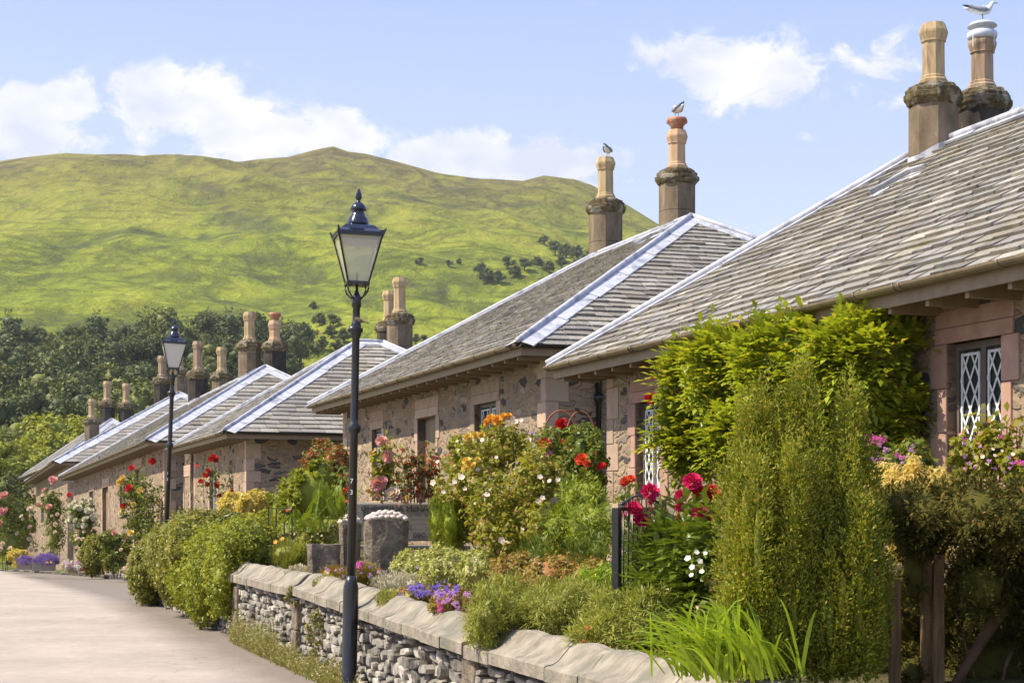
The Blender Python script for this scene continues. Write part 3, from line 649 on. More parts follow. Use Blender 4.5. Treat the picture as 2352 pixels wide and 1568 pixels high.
def lead_gutter(root, inv, N, F, W, rz, pts, wd):
    mb = MB(); P = [on_front(root, N, F, W, rz, *p_)[0] for p_ in pts]; n = on_front(root, N, F, W, rz, *pts[0])[1]
    for p_, q_ in zip(P, P[1:]):
        s = (q_ - p_).cross(n).normalized(); s = s if s.z < 0 else -s
        mb.add([p_, q_, q_ + s * wd, p_ + s * wd, p_ + n * .05, q_ + n * .05], [(0, 1, 2, 3), (0, 1, 5, 4)])
    mb.tube([p_ + n * .05 for p_ in P], .016, 7); o = mb.build('lead_gutter', M['lead'], root); o.matrix_parent_inverse = inv
lead_gutter(A, Ai, NA, FA, 6.7, 5.78, [(2006, 452), (2050, 428), (2092, 404), (2132, 393)], .17)
lead_gutter(B, Bi, NB, FB, 10.0, 6.91, [(1462, 566), (1500, 545), (1530, 534), (1565, 518)], .2)
CH['A1'] = chimney(Ai, A, 2144, 200, 19.0, 104.5 / FP * 19.0, 4.7, ('stack', 'pot'), 'plain')
CH['A2'] = chimney(Ai, A, 2256, 212, 19.5, 103.6 / FP * 19.5, 5.0, ('stackdark', 'pottan'), 'cowl')
CH['B1'] = chimney(Bi, B, 1391, 461, 34.6, 71.4 / FP * 34.6, 5.6, ('stack', 'pot'), 'plain', 1.0)
CH['B2'] = chimney(Bi, B, 1555, 392, 31.0, 77 / FP * 31.0, 5.6, ('stack', 'potpink'), 'crown')
CH['C2'] = chimney(Ci, C, 894, 740, 47.9, 52 / FP * 47.9, 4.6, ('stackdark', 'pot'), 'plain')
CH['C1'] = chimney(Ci, C, 918, 722, 46.4, 55.5 / FP * 46.4, 4.6, ('stack', 'pot'), 'plain', 1.1)
CH['D1'] = chimney(Di, D, 573, 784, 58.8, 49 / FP * 58.8, 4.9, ('stack', 'pot'), 'plain')
CH['D2'] = chimney(Di, D, 631, 786, 58.4, 49 / FP * 58.4, 4.9, ('stackdark', 'potpink'), 'crown', .85)
CH['D3'] = chimney(Di, D, 454.6, 852, 70, 43 / FP * 70, 4.6, ('stackdark', 'pottan'), 'plain', 1.15)
CH['D4'] = chimney(Di, D, 509.4, 856, 69, 42.5 / FP * 69, 4.6, ('stack', 'pot'), 'plain')
CH['E1'] = chimney(Ei, E, 372, 867, 94, 36 / FP * 94, 6.2, ('stackdark', 'pottan'), 'plain')
CH['E2'] = chimney(Ei, E, 412, 849, 93, 36 / FP * 93, 6.2, ('stack', 'pot'), 'plain')
CH['F1'] = chimney(Fi, F_, 211, 961, 121, 32.5 / FP * 121, 5.5, ('stack', 'pot'), 'plain')
CH['F2'] = chimney(Fi, F_, 246, 921, 126, 33 / FP * 126, 6.5, ('stackdark', 'pot'), 'plain')
CH['F3'] = chimney(Fi, F_, 290, 926, 126, 33 / FP * 126, 6.5, ('stackdark', 'pot'), 'plain')
def pipe(root, inv, px, top, bot, d, r=.045, neck=None):
    a, b = at(px, top, d), at(px, bot, d); b.x = a.x; mb = MB(); pts = [b, a]
    if neck: pts += [a + (neck - a) * .5 + Vector((0, 0, -.02)), neck]
    mb.tube(pts, r, 8)
    for k in (.15, .5, .9): q = b.lerp(a, k); mb.tube([q - Vector((0, 0, .06)), q + Vector((0, 0, .06))], r * 1.35, 8)
    o = mb.build('downpipe', M['black'], root); o.matrix_parent_inverse = inv
pb = Vector((NB.x, NB.y, 0)) + ES * 1.45 + EF * .56; pxb = CX + FP * pb.x / pb.y
pipe(B, Bi, pxb, 880, 1210, pb.y, .05, Vector((pb.x - .03, pb.y - .5, NB.z - .03)))
dd = dl(260, 6.52); pipe(D, Di, 260, 1062, 1290, dd, .07, at(228, 1049, dl(228, 6.0)))
dd = dl(151, 6.52); pipe(D, Di, 151, 1110, 1290, dd, .08)

# ------------------------------------------------------------------ garden wall with moulded coping
M['drystone'] = noisy('dry_stone', (.20, .18, .155), (.42, .39, .34), 14, .9, .12, bs=.8, bd=.012, island=.55, c=(.13, .12, .105)); M['wallcore'] = noisy('wall_core_earth', (.07, .06, .045), (.17, .145, .11), 8, .95, .05)
def LW(lat, d): return Vector(((lat - ES.y * d) / ES.x, d, 0))       # world point at distance d on the line lat
def garden_wall():
    root = empty('garden_wall', LW(3.6, 14), 'low dry stone garden wall with scalloped sandstone coping along the road', 'wall'); inv = Matrix.Translation(-root.location)
    def put(o): o.parent = root; o.matrix_parent_inverse = Matrix.Identity(4); return o
    def wp(lat, u, z): return ES * lat + EF * u + Vector((0, 0, z)) - root.location
    def uof(d, lat=3.5): return (LW(lat, d)).dot(EF)
    segs = [(28.4, 20.6, .80, .80), (20.5, 17.25, .80, .80), (17.0, 11.55, .82, .68), (11.45, 7.4, .67, .66), (7.35, 2.5, .66, .66)]
    body = MB(); stn = MB()
    for k, (da, db, za, zb) in enumerate(segs):
        ua, ub = uof(da), uof(db)
        hx = [wp(l, u, z) for (u, zt) in ((ua, za), (ub, zb)) for (l, z) in ((3.56, -.15), (3.82, -.15), (3.82, zt - .09), (3.56, zt - .09))]
        body.add(hx, [(0, 1, 2, 3), (7, 6, 5, 4), (0, 4, 5, 1), (1, 5, 6, 2), (2, 6, 7, 3), (3, 7, 4, 0)])
        z = -.10; top = max(za, zb) - .09
        while z < top:
            h = random.choice((.035, .05, .06, .08, .10)) * random.uniform(.85, 1.15); u = ub - random.uniform(0, .2)
            while u < ua:
                w_ = random.uniform(.6, 2.6) * (h + .03); zt = zb + (za - zb) * (u - ub) / (ua - ub) - .085
                hh = h * random.uniform(.7, 1.25); z0 = z + random.uniform(-.012, .012)
                if z0 + hh < zt + .02 and u > ub - .05:
                    cu, cz = u + w_ / 2, z0 + hh / 2; n = 8; pr = random.uniform(-.02, .035); ring = []
                    for q in range(n):
                        g = 2 * math.pi * (q + random.uniform(-.25, .25)) / n; c_, s_ = math.cos(g), math.sin(g); p4 = (abs(c_) ** 4 + abs(s_) ** 4) ** -.25; ring.append((c_ * p4 * random.uniform(.86, 1.0), s_ * p4 * random.uniform(.82, 1.0)))
                    o_ = len(stn.v); tl = random.uniform(-.25, .25) * h / w_
                    for (sc_, lt_) in ((.98, 3.57), (.97, 3.525 - pr), (.80, 3.508 - pr)):
                        for (c_, s_) in ring: stn.v.append(tuple(wp(lt_ + random.uniform(-.003, .003), cu + c_ * sc_ * w_ / 2, cz + s_ * sc_ * hh / 2 + c_ * w_ * tl)))
                    for r_ in range(2):
                        for q in range(n): stn.f.append((o_ + r_ * n + q, o_ + r_ * n + (q + 1) % n, o_ + (r_ + 1) * n + (q + 1) % n, o_ + (r_ + 1) * n + q)); stn.sm.append(False)
                    stn.f.append(tuple(o_ + 2 * n + q for q in range(n))); stn.sm.append(False)
                u += w_ + random.uniform(.002, .014)
            z += h + random.uniform(.0, .008)
    o = body.build('wall_core', M['wallcore']); put(o)
    o = stn.build('stonework', M['drystone']); put(o)
    prof = [(0, -.085), (0, -.005), (.012, .006), (.07, .016), (.12, .04), (.17, .085), (.22, .13), (.27, .155), (.33, .158), (.38, .14), (.41, .10), (.41, -.085)]
    ci = 0
    for k, (da, db, za, zb) in enumerate(segs):
        ua, ub = uof(da) + .03, uof(db) - .03; n = max(1, round((ua - ub) / .52)); L = (ua - ub) / n
        for i in range(n):
            mb = MB(); a = ua - L * i; b = a - L + .008; vs = []; m_ = len(prof); S = 6
            dz = random.uniform(-.006, .006); dw = random.uniform(-.006, .006)
            for s in range(S + 1):
                u = a + (b - a) * s / S; t = (ua - u) / (ua - ub); zz = za + (zb - za) * t + dz
                wv = math.sin(math.pi * s / S)          # each stone bellies a little between its joints
                for (x, z) in [(x_ * .82, z_ * (.85 if z_ > 0 else 1)) for x_, z_ in prof]:
                    sk = .10 * max(0, min(1, (x - .05) / .3))      # ogee joint runs skewed across the stone
                    vs.append(wp(3.43 + dw + x, u + sk * (1 if s in (0, S) else 1), zz + z + (.016 * wv * (x > .05) * (z > 0)) + fbm(u * 5, x * 9, 2, 2) * .006 * (z > 0)))
            f = [(s * m_ + j, s * m_ + (j + 1) % m_, (s + 1) * m_ + (j + 1) % m_, (s + 1) * m_ + j) for s in range(S) for j in range(m_)]
            f += [tuple(range(m_ - 1, -1, -1)), tuple(range(S * m_, (S + 1) * m_))]
            mb.add(vs, f); put(mb.build('coping_stone', M['coping']))
    for d, w_ in ((17.15, .24), (11.5, .3), (20.6, .25)):
        mb = MB(); u = uof(d)
        for (z0, z1, e) in ((-.1, .36, 0), (.37, .66, .01)):
            vs = [wp(3.455 + e + x, u + y, z) for z in (z0, z1) for (x, y) in ((0, -w_ / 2), (.2, -w_ / 2), (.2, w_ / 2), (0, w_ / 2))]
            mb.add(vs, [(0, 3, 2, 1), (4, 5, 6, 7), (0, 1, 5, 4), (1, 2, 6, 5), (2, 3, 7, 6), (3, 0, 4, 7)])
        put(mb.build('pier_block', M['pier'], bevel=.015))
garden_wall()
def block_stone(px0, py0, px1, py1, d, dep, name, label, cat, mat='pier', group=None, shells=False, taper=.0):
    a, b = at(px0, py1, d), at(px1, py0, d); w_ = b.x - a.x; z0 = .6; h = b.z - z0
    root = empty(name, (a.x + w_ / 2, d, z0), label, cat, group, rot=(0, 0, R(8)))
    mb = MB(); n = 6; vs = []; 
    for i in range(n + 1):
        t = i / n; s_ = w_ / 2 * (1 + taper * (1 - t)) ; q = dep / 2
        for k in range(20):
            g = 2 * math.pi * k / 20; cx_, sy_ = math.cos(g), math.sin(g); p4 = (abs(cx_) ** 9 + abs(sy_) ** 9) ** (-1 / 9)
            j = 1 + fbm(cx_ * 2 + px0, sy_ * 2, t * 3, 3) * .07
            vs.append((cx_ * p4 * s_ * j, sy_ * p4 * q * j, h * t + (fbm(cx_, sy_, px0, 2) * .02 if i == n else 0)))
    f = [(i * 20 + k, i * 20 + (k + 1) % 20, (i + 1) * 20 + (k + 1) % 20, (i + 1) * 20 + k) for i in range(n) for k in range(20)] + [tuple(n * 20 + k for k in range(20))]
    mb.add(vs, f, False); o = mb.build('stone_block', M[mat], root); 
    if shells:
        k = 0
        for ry in range(5):
            for rx in range(7):
                x = (rx - 3 + .5 * (ry % 2)) / 3.6 * w_ / 2; y = (ry - 2) / 2.4 * dep / 2
                if abs(x) > w_ / 2 * .93: continue
                s_ = MB(); s_.sphere((0, 0, 0), (.042 * w_ / .47, .04, .026), 10, 6, jit=.05)
                s_.build('shell', M['shell'], root, loc=(x, y, h + .015 + .085 * max(0, 1 - (x / w_ * 2) ** 2) * max(.1, 1 - (y / dep * 1.9) ** 2)), rot=(random.uniform(-.3, .3), random.uniform(-.3, .3), random.uniform(0, 3)))
    return root
block_stone(838, 1196, 936, 1300, 18.0, .42, 'gate_pillar', 'stone gate pillar topped with pale shells, right of the near lamp post', 'pillar', group='shell topped gate pillars', shells=True)
block_stone(779, 1203, 829, 1310, 19.4, .36, 'gate_pillar', 'shell topped stone gate pillar partly hidden by the near lamp post', 'pillar', group='shell topped gate pillars', shells=True, taper=-.25)
block_stone(706, 1250, 782, 1315, 18.3, .3, 'stone_block', 'low rough grey stone block left of the gate pillars', 'stone block', taper=-.12)
def letters(txt, size, mat, parent, loc, rot, ext=.002, name='lettering'):
    cu = bpy.data.curves.new('lettering', 'FONT'); cu.body = txt; cu.size = size; cu.extrude = ext; cu.align_x = 'CENTER'; cu.align_y = 'CENTER'
    tmp = bpy.data.objects.new('tmp', cu); COL.objects.link(tmp); bpy.context.view_layer.update()
    me = bpy.data.meshes.new_from_object(tmp.evaluated_get(bpy.context.evaluated_depsgraph_get())); bpy.data.objects.remove(tmp)
    me.materials.clear(); me.materials.append(mat); o = bpy.data.objects.new(name, me); COL.objects.link(o); o.parent = parent; o.location = loc; o.rotation_euler = rot; return o
def bench():
    a = at(787, 1150, 20.6); root = empty('bench', (a.x + .8, 20.6, .85), 'weathered grey memorial bench with carved lettering, behind the shell pillars', 'bench', rot=(0, 0, R(4)))
    z1 = at(900, 1150, 20.6).z - .85
    mb = MB(); mb.box(-.8, .8, 0, .045, z1 - .50, z1 - .02); mb.build('backrest', M['greywood'], root, bevel=.03)
    mb = MB(); mb.box(-.8, .8, .06, .5, z1 - .60, z1 - .56); mb.build('seat', M['greywood'], root, bevel=.01)
    for x in (-.74, .66):
        for y in (-.0, .42): m2 = MB(); m2.box(x, x + .08, y + .005, y + .07, -.1, z1 - .605); m2.build('leg', M['greywood'], root)
    ink = noisy('carved_letters', (.05, .042, .036), (.07, .06, .05), 9)
    letters('CHRISTINA McNAUGHTON', .105, ink, root, (.08, -.003, z1 - .10), (R(90), 0, 0)); letters('S', .085, ink, root, (.0, -.003, z1 - .28), (R(90), 0, 0)); letters('DEC  20', .085, ink, root, (.22, -.003, z1 - .43), (R(90), 0, 0))
bench()

# ------------------------------------------------------------------ lamps
def lamp(px, d, zg, s, lean, txt, label, yaw, solid=False):
    """s: metres per metre of the reference lamp"""
    x = (px - CX) / FP * d
    root = empty('street_lamp', (x, d, zg), label, 'street lamp', 'black street lamps with glass lanterns', (0, lean, yaw)); root.scale = (s, s, s)
    zb = 1.03                                                       # shoulder of the base
    mb = MB(); mb.lathe([(.095, -.02), (.095, .05), (.070, .09), (.070, zb - .10), (.068, zb - .05), (.055, zb - .01), (.042, zb + .05)], 20)
    mb.build('base', M['black'], root)
    mb = MB(); mb.lathe([(.041, zb + .04), (.037, 2.36), (.052, 2.37), (.062, 2.40), (.062, 2.43), (.040, 2.46), (.0355, 2.50), (.0345, 3.22), (.040, 3.24), (.047, 3.26), (.047, 3.34), (.04, 3.37), (.0345, 3.38), (.033, 3.50), (.043, 3.51), (.043, 3.60), (.03, 3.62), (.012, 3.66), (.009, 3.82)], 20)
    mb.build('post', M['black'], root)
    mb = MB(); mb.sphere((-.012, 0, 3.30), (.062, .052, .048), 14, 8); mb.tube([(-.075, .0, 3.30), (.06, 0, 3.30)], .022, 10); mb.build('ladder_rest', M['black'], root)
    z0, z1 = 3.72, 4.135; b0, b1 = .092, .195
    for a in range(4):                                              # scrolled brackets of the lantern holder
        m2 = Matrix.Rotation(a * math.pi / 2 + math.pi / 4, 4, 'Z'); mb = MB()
        mb.tube([(.035, 0, 3.575), (.075, 0, 3.60), (.115, 0, 3.635), (.132, 0, 3.67), (.13, 0, 3.70), (.112, 0, 3.725), (.09, 0, 3.722), (.083, 0, 3.70)], .0085, 6, M=m2); mb.build('bracket', M['black'], root)
    mb = MB(); mb.box(-b0 - .012, b0 + .012, -b0 - .012, b0 + .012, z0 - .014, z0 + .012); lt = mb.build('lantern', M['black'], root)
    fr = MB()
    for (sx, sy) in ((1, 1), (1, -1), (-1, 1), (-1, -1)):
        fr.tube([(sx * b0, sy * b0, z0), (sx * b1, sy * b1, z1)], .0115, 4, smooth=False)
    for k in range(4): fr.box(-b1 - .012, b1 + .012, -b1 - .012, -b1 + .008, z1 - .006, z1 + .024, M=Matrix.Rotation(k * math.pi / 2, 4, 'Z'))
    fr.build('frame_bars', M['black'], lt)
    for k in range(4):
        m2 = Matrix.Rotation(k * math.pi / 2, 4, 'Z'); g = MB(); e = .006
        g.add([(-b0 + e, -b0 + .004, z0 + .01), (b0 - e, -b0 + .004, z0 + .01), (b1 - e, -b1 + .004, z1 - .004), (-b1 + e, -b1 + .004, z1 - .004)], [(0, 1, 2, 3)], M=m2)
        g.build('glass_pane', M['lampglass' if not solid else 'frosted'], lt)
        cr = MB(); cr.add([(b1 - .03, -b1 - .014, z1 + .01), (b1 + .018, -b1 - .014, z1 + .01), (b1 + .040, -b1 - .018, z1 + .075), (b1 + .012, -b1 - .014, z1 + .05), (b1 - .02, -b1 - .012, z1 + .045), (b1 - .03, -b1 - .004, z1 + .01), (b1 + .012, -b1 + .02, z1 + .01), (b1 + .02, -b1 - .0, z1 + .06)], [(0, 1, 2, 3, 4), (1, 6, 7, 2), (0, 4, 5), (4, 3, 7, 6, 5)], M=m2); cr.build('crest', M['black'], lt)
    rf = MB(); n = 4; r2 = math.sqrt(2)
    rf.lathe([((b1 + .018) * r2, z1 + .02), ((b1 + .018) * r2, z1 + .034), ((b1 - .03) * r2, z1 + .062), (.13 * r2, z1 + .10), (.10, z1 + .122)], 4, smooth=False, ph=.5)
    rf = rf.build('lantern_roof', M['lampblue'], root)
    tp = MB(); tp.lathe([(.10, z1 + .115), (.10, z1 + .135), (.094, z1 + .142), (.094, z1 + .156), (.086, z1 + .163), (.086, z1 + .175), (.072, z1 + .19), (.058, z1 + .22), (.05, z1 + .247), (.074, z1 + .248), (.075, z1 + .258), (.066, z1 + .285), (.045, z1 + .31), (.022, z1 + .325), (.016, z1 + .34), (.026, z1 + .352), (.031, z1 + .372), (.024, z1 + .405), (.011, z1 + .43), (.010, z1 + .437), (.006, z1 + .447), (.001, z1 + .449)], 20)
    tp.build('finial', M['lampblue'], root)
    bl = MB(); bl.lathe([(.02, z1 - .10), (.03, z1 - .06), (.03, z1 - .02), (.02, z1 + .01)], 12); bl.build('bulb', M['white'], lt)
    pl = MB(); pl.box(-.17, .17, -.17, .17, z1 - .05, z1 - .035); pl.build('reflector', M['white'], lt)
    for i, ch in enumerate(txt):
        letters(ch, .062, M['white'], root, (.004 - .022, -.041, 1.93 - i * .10), (R(90), 0, R(-20)), .001, 'number')
    return root
M['frosted'] = glassmat('frosted_glass', (.78, .74, .66), .12, .3)
d1 = dl(801, 3.36)
L1 = lamp(801, d1, 0.0, 4.54 * 0 + (CZ + (HY - 431) / FP * d1) / 4.585, R(1.15), '73', 'tall black street lamp in front of the garden wall, numbered 73', YAW - R(6))
d2 = 30.5; z2 = .20
L2 = lamp(376, d2, z2, (CZ + (HY - 729) / FP * d2 - z2) / 4.585, R(2.4), '12', 'further black street lamp rising behind the clipped hedge, numbered 12', YAW - R(4), solid=True)

# ------------------------------------------------------------------ birds
M['gullwhite'] = noisy('white_feathers', (.70, .70, .70), (.82, .82, .82), 20, .8, .1, bs=.1)
M['gullgrey'] = noisy('grey_feathers', (.20, .22, .26), (.28, .30, .34), 20, .8, .1, bs=.1)
M['gullblack'] = noisy('black_feathers', (.02, .025, .04), (.04, .045, .07), 20, .8, .1, bs=.1)
M['beak'] = noisy('beak_and_legs', (.30, .27, .16), (.36, .30, .18), 20, .6, .2, bs=.1)
M['sparrow'] = noisy('brown_feathers', (.10, .065, .04), (.30, .22, .15), 30, .8, .1, bs=.1)
def skin_obj(name, verts, edges, radii, mat, parent):
    me = bpy.data.meshes.new(name); me.from_pydata(verts, edges, []); o = bpy.data.objects.new(name, me); COL.objects.link(o); o.parent = parent
    o.modifiers.new('skin', 'SKIN'); me.materials.append(mat)
    for i, r in enumerate(radii): me.skin_vertices[0].data[i].radius = (r, r) if not isinstance(r, tuple) else r
    me.skin_vertices[0].data[2].use_root = True
    s = o.modifiers.new('sub', 'SUBSURF'); s.levels = 2; s.render_levels = 2
    return o
def gull(p, heading, s, label, head_up=True, hunch=False):
    """local +X is forward; p is the point between the feet"""
    root = empty('gull', p, label, 'gull', 'gulls standing on chimney pots', (0, 0, heading)); root.scale = (s, s, s)
    hz = .245 if not hunch else .215; hx = .135 if not hunch else .075
    skin_obj('body', [(-.20, 0, .155), (-.12, 0, .145), (0, 0, .13), (.075, 0, .145), (hx - .02, 0, hz - .05), (hx, 0, hz), (hx + .03, 0, hz - .003)], [(0, 1), (1, 2), (2, 3), (3, 4), (4, 5), (5, 6)], [(.010, .022), .045, .066, .055, .034, .031, .018], M['gullwhite'], root)
    for sg in (1, -1):
        w_ = MB(); vs = []; X = [.075, .03, -.05, -.13, -.19]; T = [.150, .182, .186, .188, .196]; B_ = [.125, .10, .105, .150, .186]
        for x, t, b in zip(X, T, B_): q = .060 * (1 - ((x + .02) / .2) ** 2) + .012; vs += [(x, sg * (q * .75), t), (x, sg * (q + .012), (t + b) / 2), (x, sg * (q + .002), b)]
        w_.add(vs, [(i * 3 + j, i * 3 + j + 1, (i + 1) * 3 + j + 1, (i + 1) * 3 + j) for i in range(4) for j in range(2)], True); o = w_.build('wing', M['gullgrey'], root); so2 = o.modifiers.new('s', 'SOLIDIFY'); so2.thickness = .012; so2.offset = -sg * 1.0
        t = MB(); t.tube([(-.13, sg * .028, .180), (-.20, sg * .016, .197), (-.262, sg * .005, .214)], [.016, .012, .003], 6); t.build('wing_tip', M['gullblack'], root)
        l = MB(); l.tube([(.0 + .01 * sg, sg * .022, .085), (.008 + .01 * sg, sg * .022, .045), (.0 + .01 * sg, sg * .022, .0)], [.007, .0045, .004], 6)
        for a in (-.5, 0, .5): l.tube([(.0 + .01 * sg, sg * .022, .004), (.04 * math.cos(a) + .01, sg * .022 + .04 * math.sin(a), .003)], [.004, .002], 5)
        l.build('leg', M['beak'], root)
        e = MB(); e.sphere((hx + .018, sg * .0235, hz + .009), .0045, 6, 5); e.build('eye', M['gullblack'], root)
    t = MB(); t.tube([(-.15, 0, .160), (-.245, 0, .168)], [.028, .014], 8); t.build('tail', M['gullwhite'], root)
    b = MB(); b.tube([(hx + .03, 0, hz - .003), (hx + .06, 0, hz - .006), (hx + .078, 0, hz - .012)], [.011, .007, .002], 6); b.build('beak', M['beak'], root)
    return root
cp = CH['A2'][1]; gull(cp, R(0), .88, 'gull standing side on atop the metal cowl of the nearest chimneys')
cp = CH['B1'][1]; gull(cp + Vector((.05, 0, 0)), R(70), 1.15, 'small gull on the left chimney pot of the second cottage, head tucked', hunch=True)
cp = CH['B2'][1]; gull(cp, R(110), 1.15, 'gull with its back turned on the red crowned chimney pot', hunch=True)
def sparrow():
    p = L1.matrix_world if False else None
    k = L1.scale[0]; q = Vector(L1.location) + Vector((math.sin(R(1.15)) * 3.35 * k + .02, -.01, 3.345 * k))
    root = empty('sparrow', q, 'tiny brown sparrow perched on the ladder rest of the near lamp', 'sparrow', rot=(0, 0, R(170)))
    skin_obj('body', [(-.06, 0, .022), (-.03, 0, .03), (0, 0, .037), (.022, 0, .055), (.034, 0, .066)], [(0, 1), (1, 2), (2, 3), (3, 4)], [.006, .015, .022, .015, .011], M['sparrow'], root)
    m = MB(); m.tube([(-.04, 0, .03), (-.09, 0, .012)], [.010, .006], 6); m.build('tail', M['sparrow'], root)
    m = MB(); m.tube([(.04, 0, .066), (.056, 0, .063)], [.005, .001], 6); m.build('beak', M['gullblack'], root)
sparrow()

# ------------------------------------------------------------------ foliage makers
def nrm(v): return v / np.maximum(1e-6, np.linalg.norm(v, axis=1, keepdims=True))
def sph(n): return nrm(RNG.normal(size=(n, 3)))
def leaf_quads(P, A, N, ln, wd, fold=.0):
    """P base, A axis, N normal, ln length, wd width -> (n,4,3) diamonds"""
    S = nrm(np.cross(A, N)); ln = ln[:, None]; wd = wd[:, None]
    mid = P + A * ln * .45; f = nrm(N) * wd * .25
    return np.stack([P, mid + S * wd * .5 + f, P + A * ln, mid - S * wd * .5 + f], 1)
def blob_leaves(blobs, n, size, kind='broad', aspect=.5, clump=.3, per=26, lo=.62, squash=1.0):
    """blobs: (centre, radii) local; leaves sit in clumps spread through the outer part of each blob"""
    out = []; vol = np.array([max(1e-4, r[0] * r[1] * r[2]) ** .667 for c, r in blobs]); ns = (n * vol / vol.sum()).astype(int)
    for (c, r), k in zip(blobs, ns):
        c = np.array(c); r = np.array(r); m = max(4, k // per); D = sph(m); rad = RNG.uniform(lo, 1.0, (m, 1)); ctr = c + D * r * rad
        idx = RNG.integers(0, m, k); rc = clump * np.mean(r) * RNG.uniform(.5, 1.2, (m, 1))
        off = sph(k) * RNG.uniform(.2, 1, (k, 1)) ** .6 * rc[idx]; off[:, 2] *= squash; p = ctr[idx] + off
        o_ = nrm((p - c) / r); oc = nrm(off + 1e-5)
        up = np.array([0, 0, 1.0]); rnd = sph(k)
        nn = nrm(o_ * .45 + oc * .45 + up * .45 + rnd * .55)
        if kind == 'up': a = nrm(up * 1.0 + o_ * .45 + rnd * .4); nn = nrm(o_ + rnd * .5)
        elif kind == 'needle': a = nrm(oc * .9 + o_ * .3 + rnd * .6)
        elif kind == 'droop': a = nrm(oc * .5 + rnd * .7 - up * .45)
        else: a = nrm(np.cross(nn, rnd) + oc * .35)
        ln = size * RNG.uniform(.6, 1.35, k); out.append(leaf_quads(p - a * ln[:, None] * .4, a, nn, ln, ln * aspect))
    return np.concatenate(out)
def frond_quads(P, D, L, nl=6, leaf=.35, wid=.30, droop=.5, spread=1.0):
    """pinnate fronds: base P, direction D, length L; leaflets in pairs"""
    n = len(P); up = np.array([0, 0, 1.0]); S = nrm(np.cross(D, up) + 1e-4); qs = []
    rn = sph(n) * .25
    for i in range(nl):
        t = (i + .8) / nl; pos = P + D * (L * t)[:, None] - up * (L * droop * t * t)[:, None]
        ll = L * leaf * math.sin(math.pi * min(.95, .18 + .78 * t)) ** .7
        for sg in (1, -1):
            a = nrm(S * sg * spread + D * .55 - up * .15 + rn); nn = nrm(np.cross(a, D) * sg + rn); nn[nn[:, 2] < 0] *= -1
            qs.append(leaf_quads(pos, a, nn, ll, ll * wid))
    e = P + D * L[:, None] - up * (L * droop)[:, None]; qs.append(leaf_quads(e, nrm(D - up * droop), nrm(up + rn), L * leaf * .9, L * leaf * wid))
    return np.concatenate(qs)
def blade_quads(P, D, L, w0, droop=.6, seg=5):
    up = np.array([0, 0, 1.0]); S = nrm(np.cross(D, sph(len(P)))); qs = []; prev = None
    for i in range(seg + 1):
        t = i / seg; c = P + D * (L * t)[:, None] - up * (L * droop * t ** 2.3)[:, None]; w_ = w0 * (1 - t ** 1.6) * (.7 + .6 * min(1, t * 3)) * .5 + .0006
        l, r = c - S * np.reshape(w_, (-1, 1)), c + S * np.reshape(w_, (-1, 1))
        if prev is not None: qs.append(np.stack([prev[0], prev[1], r, l], 1))
        prev = (l, r)
    return np.concatenate(qs)
def core(blobs, k=.62):
    mb = MB()
    for c, r in blobs: mb.sphere(c, [x * k for x in r], 12, 8, jit=.12)
    return mb
def E(x0, y0, x1, y1, lat=None, d=None, th=None):
    """ellipsoid whose outline fills the given frame rectangle at its own distance: (world centre, radii)"""
    if d is None: d = dl((x0 + x1) / 2, lat)
    c = at((x0 + x1) / 2, (y0 + y1) / 2, d); rx = (x1 - x0) / 2 * d / FP; rz = (y1 - y0) / 2 * d / FP
    return c, (rx, th if th else rx, rz)
LM = {}
def L_(name, a, b, **k): LM[name] = leafmat(name, a, b, **k)
L_('yew', (.10, .14, .014), (.40, .405, .03), trans=.3, rough=.6, nscale=5, c=(.44, .33, .05), cf=.12)
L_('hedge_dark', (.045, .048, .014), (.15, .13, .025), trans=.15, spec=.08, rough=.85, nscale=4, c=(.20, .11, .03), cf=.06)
L_('hedge', (.12, .135, .018), (.31, .30, .04), trans=.25, nscale=2.5, c=(.34, .26, .05), cf=.08)
L_('hedgebright', (.16, .19, .014), (.36, .37, .03), trans=.3, nscale=3)
L_('wisteria', (.20, .27, .016), (.50, .54, .05), trans=.42, rough=.4, nscale=1.8, c=(.50, .42, .05), cf=.10)
L_('rose', (.08, .12, .018), (.25, .29, .04), trans=.32, rough=.4, nscale=3, c=(.33, .17, .05), cf=.07)
L_('roseyellow', (.16, .18, .018), (.40, .38, .045), trans=.38, rough=.4, nscale=3, c=(.40, .22, .06), cf=.10)
L_('conifer', (.15, .20, .015), (.34, .38, .03), trans=.2, nscale=3)
L_('golden', (.42, .34, .04), (.72, .58, .16), trans=.35, nscale=3)
L_('goldplume', (.60, .46, .12), (.78, .64, .26), trans=.4, nscale=3)
L_('orange', (.45, .30, .03), (.62, .42, .05), trans=.35, nscale=3)
L_('soft', (.19, .215, .03), (.40, .40, .075), trans=.3, nscale=3)
L_('varieg', (.20, .24, .035), (.52, .50, .14), trans=.35, nscale=6, c=(.62, .58, .28), cf=.2)
L_('silver', (.42, .38, .27), (.62, .56, .42), trans=.2, nscale=6)
L_('redleaf', (.12, .12, .03), (.26, .22, .04), trans=.3, nscale=4, c=(.40, .09, .04), cf=.33)
L_('bronze', (.18, .16, .03), (.38, .30, .06), trans=.3, nscale=4, c=(.42, .20, .06), cf=.25)
L_('sedum', (.26, .16, .03), (.46, .30, .06), trans=.25, nscale=6, c=(.20, .22, .05), cf=.3)
L_('peony', (.07, .12, .015), (.22, .28, .035), trans=.28, rough=.35, nscale=4)
L_('iris', (.18, .28, .015), (.42, .52, .04), trans=.4, rough=.35, nscale=3)
L_('fern', (.12, .18, .015), (.30, .36, .04), trans=.35, nscale=3)
L_('drygrass', (.26, .21, .08), (.50, .40, .18), trans=.3, nscale=4, c=(.16, .22, .04), cf=.35)
L_('lavender', (.20, .13, .42), (.34, .24, .60), trans=.2, nscale=5)
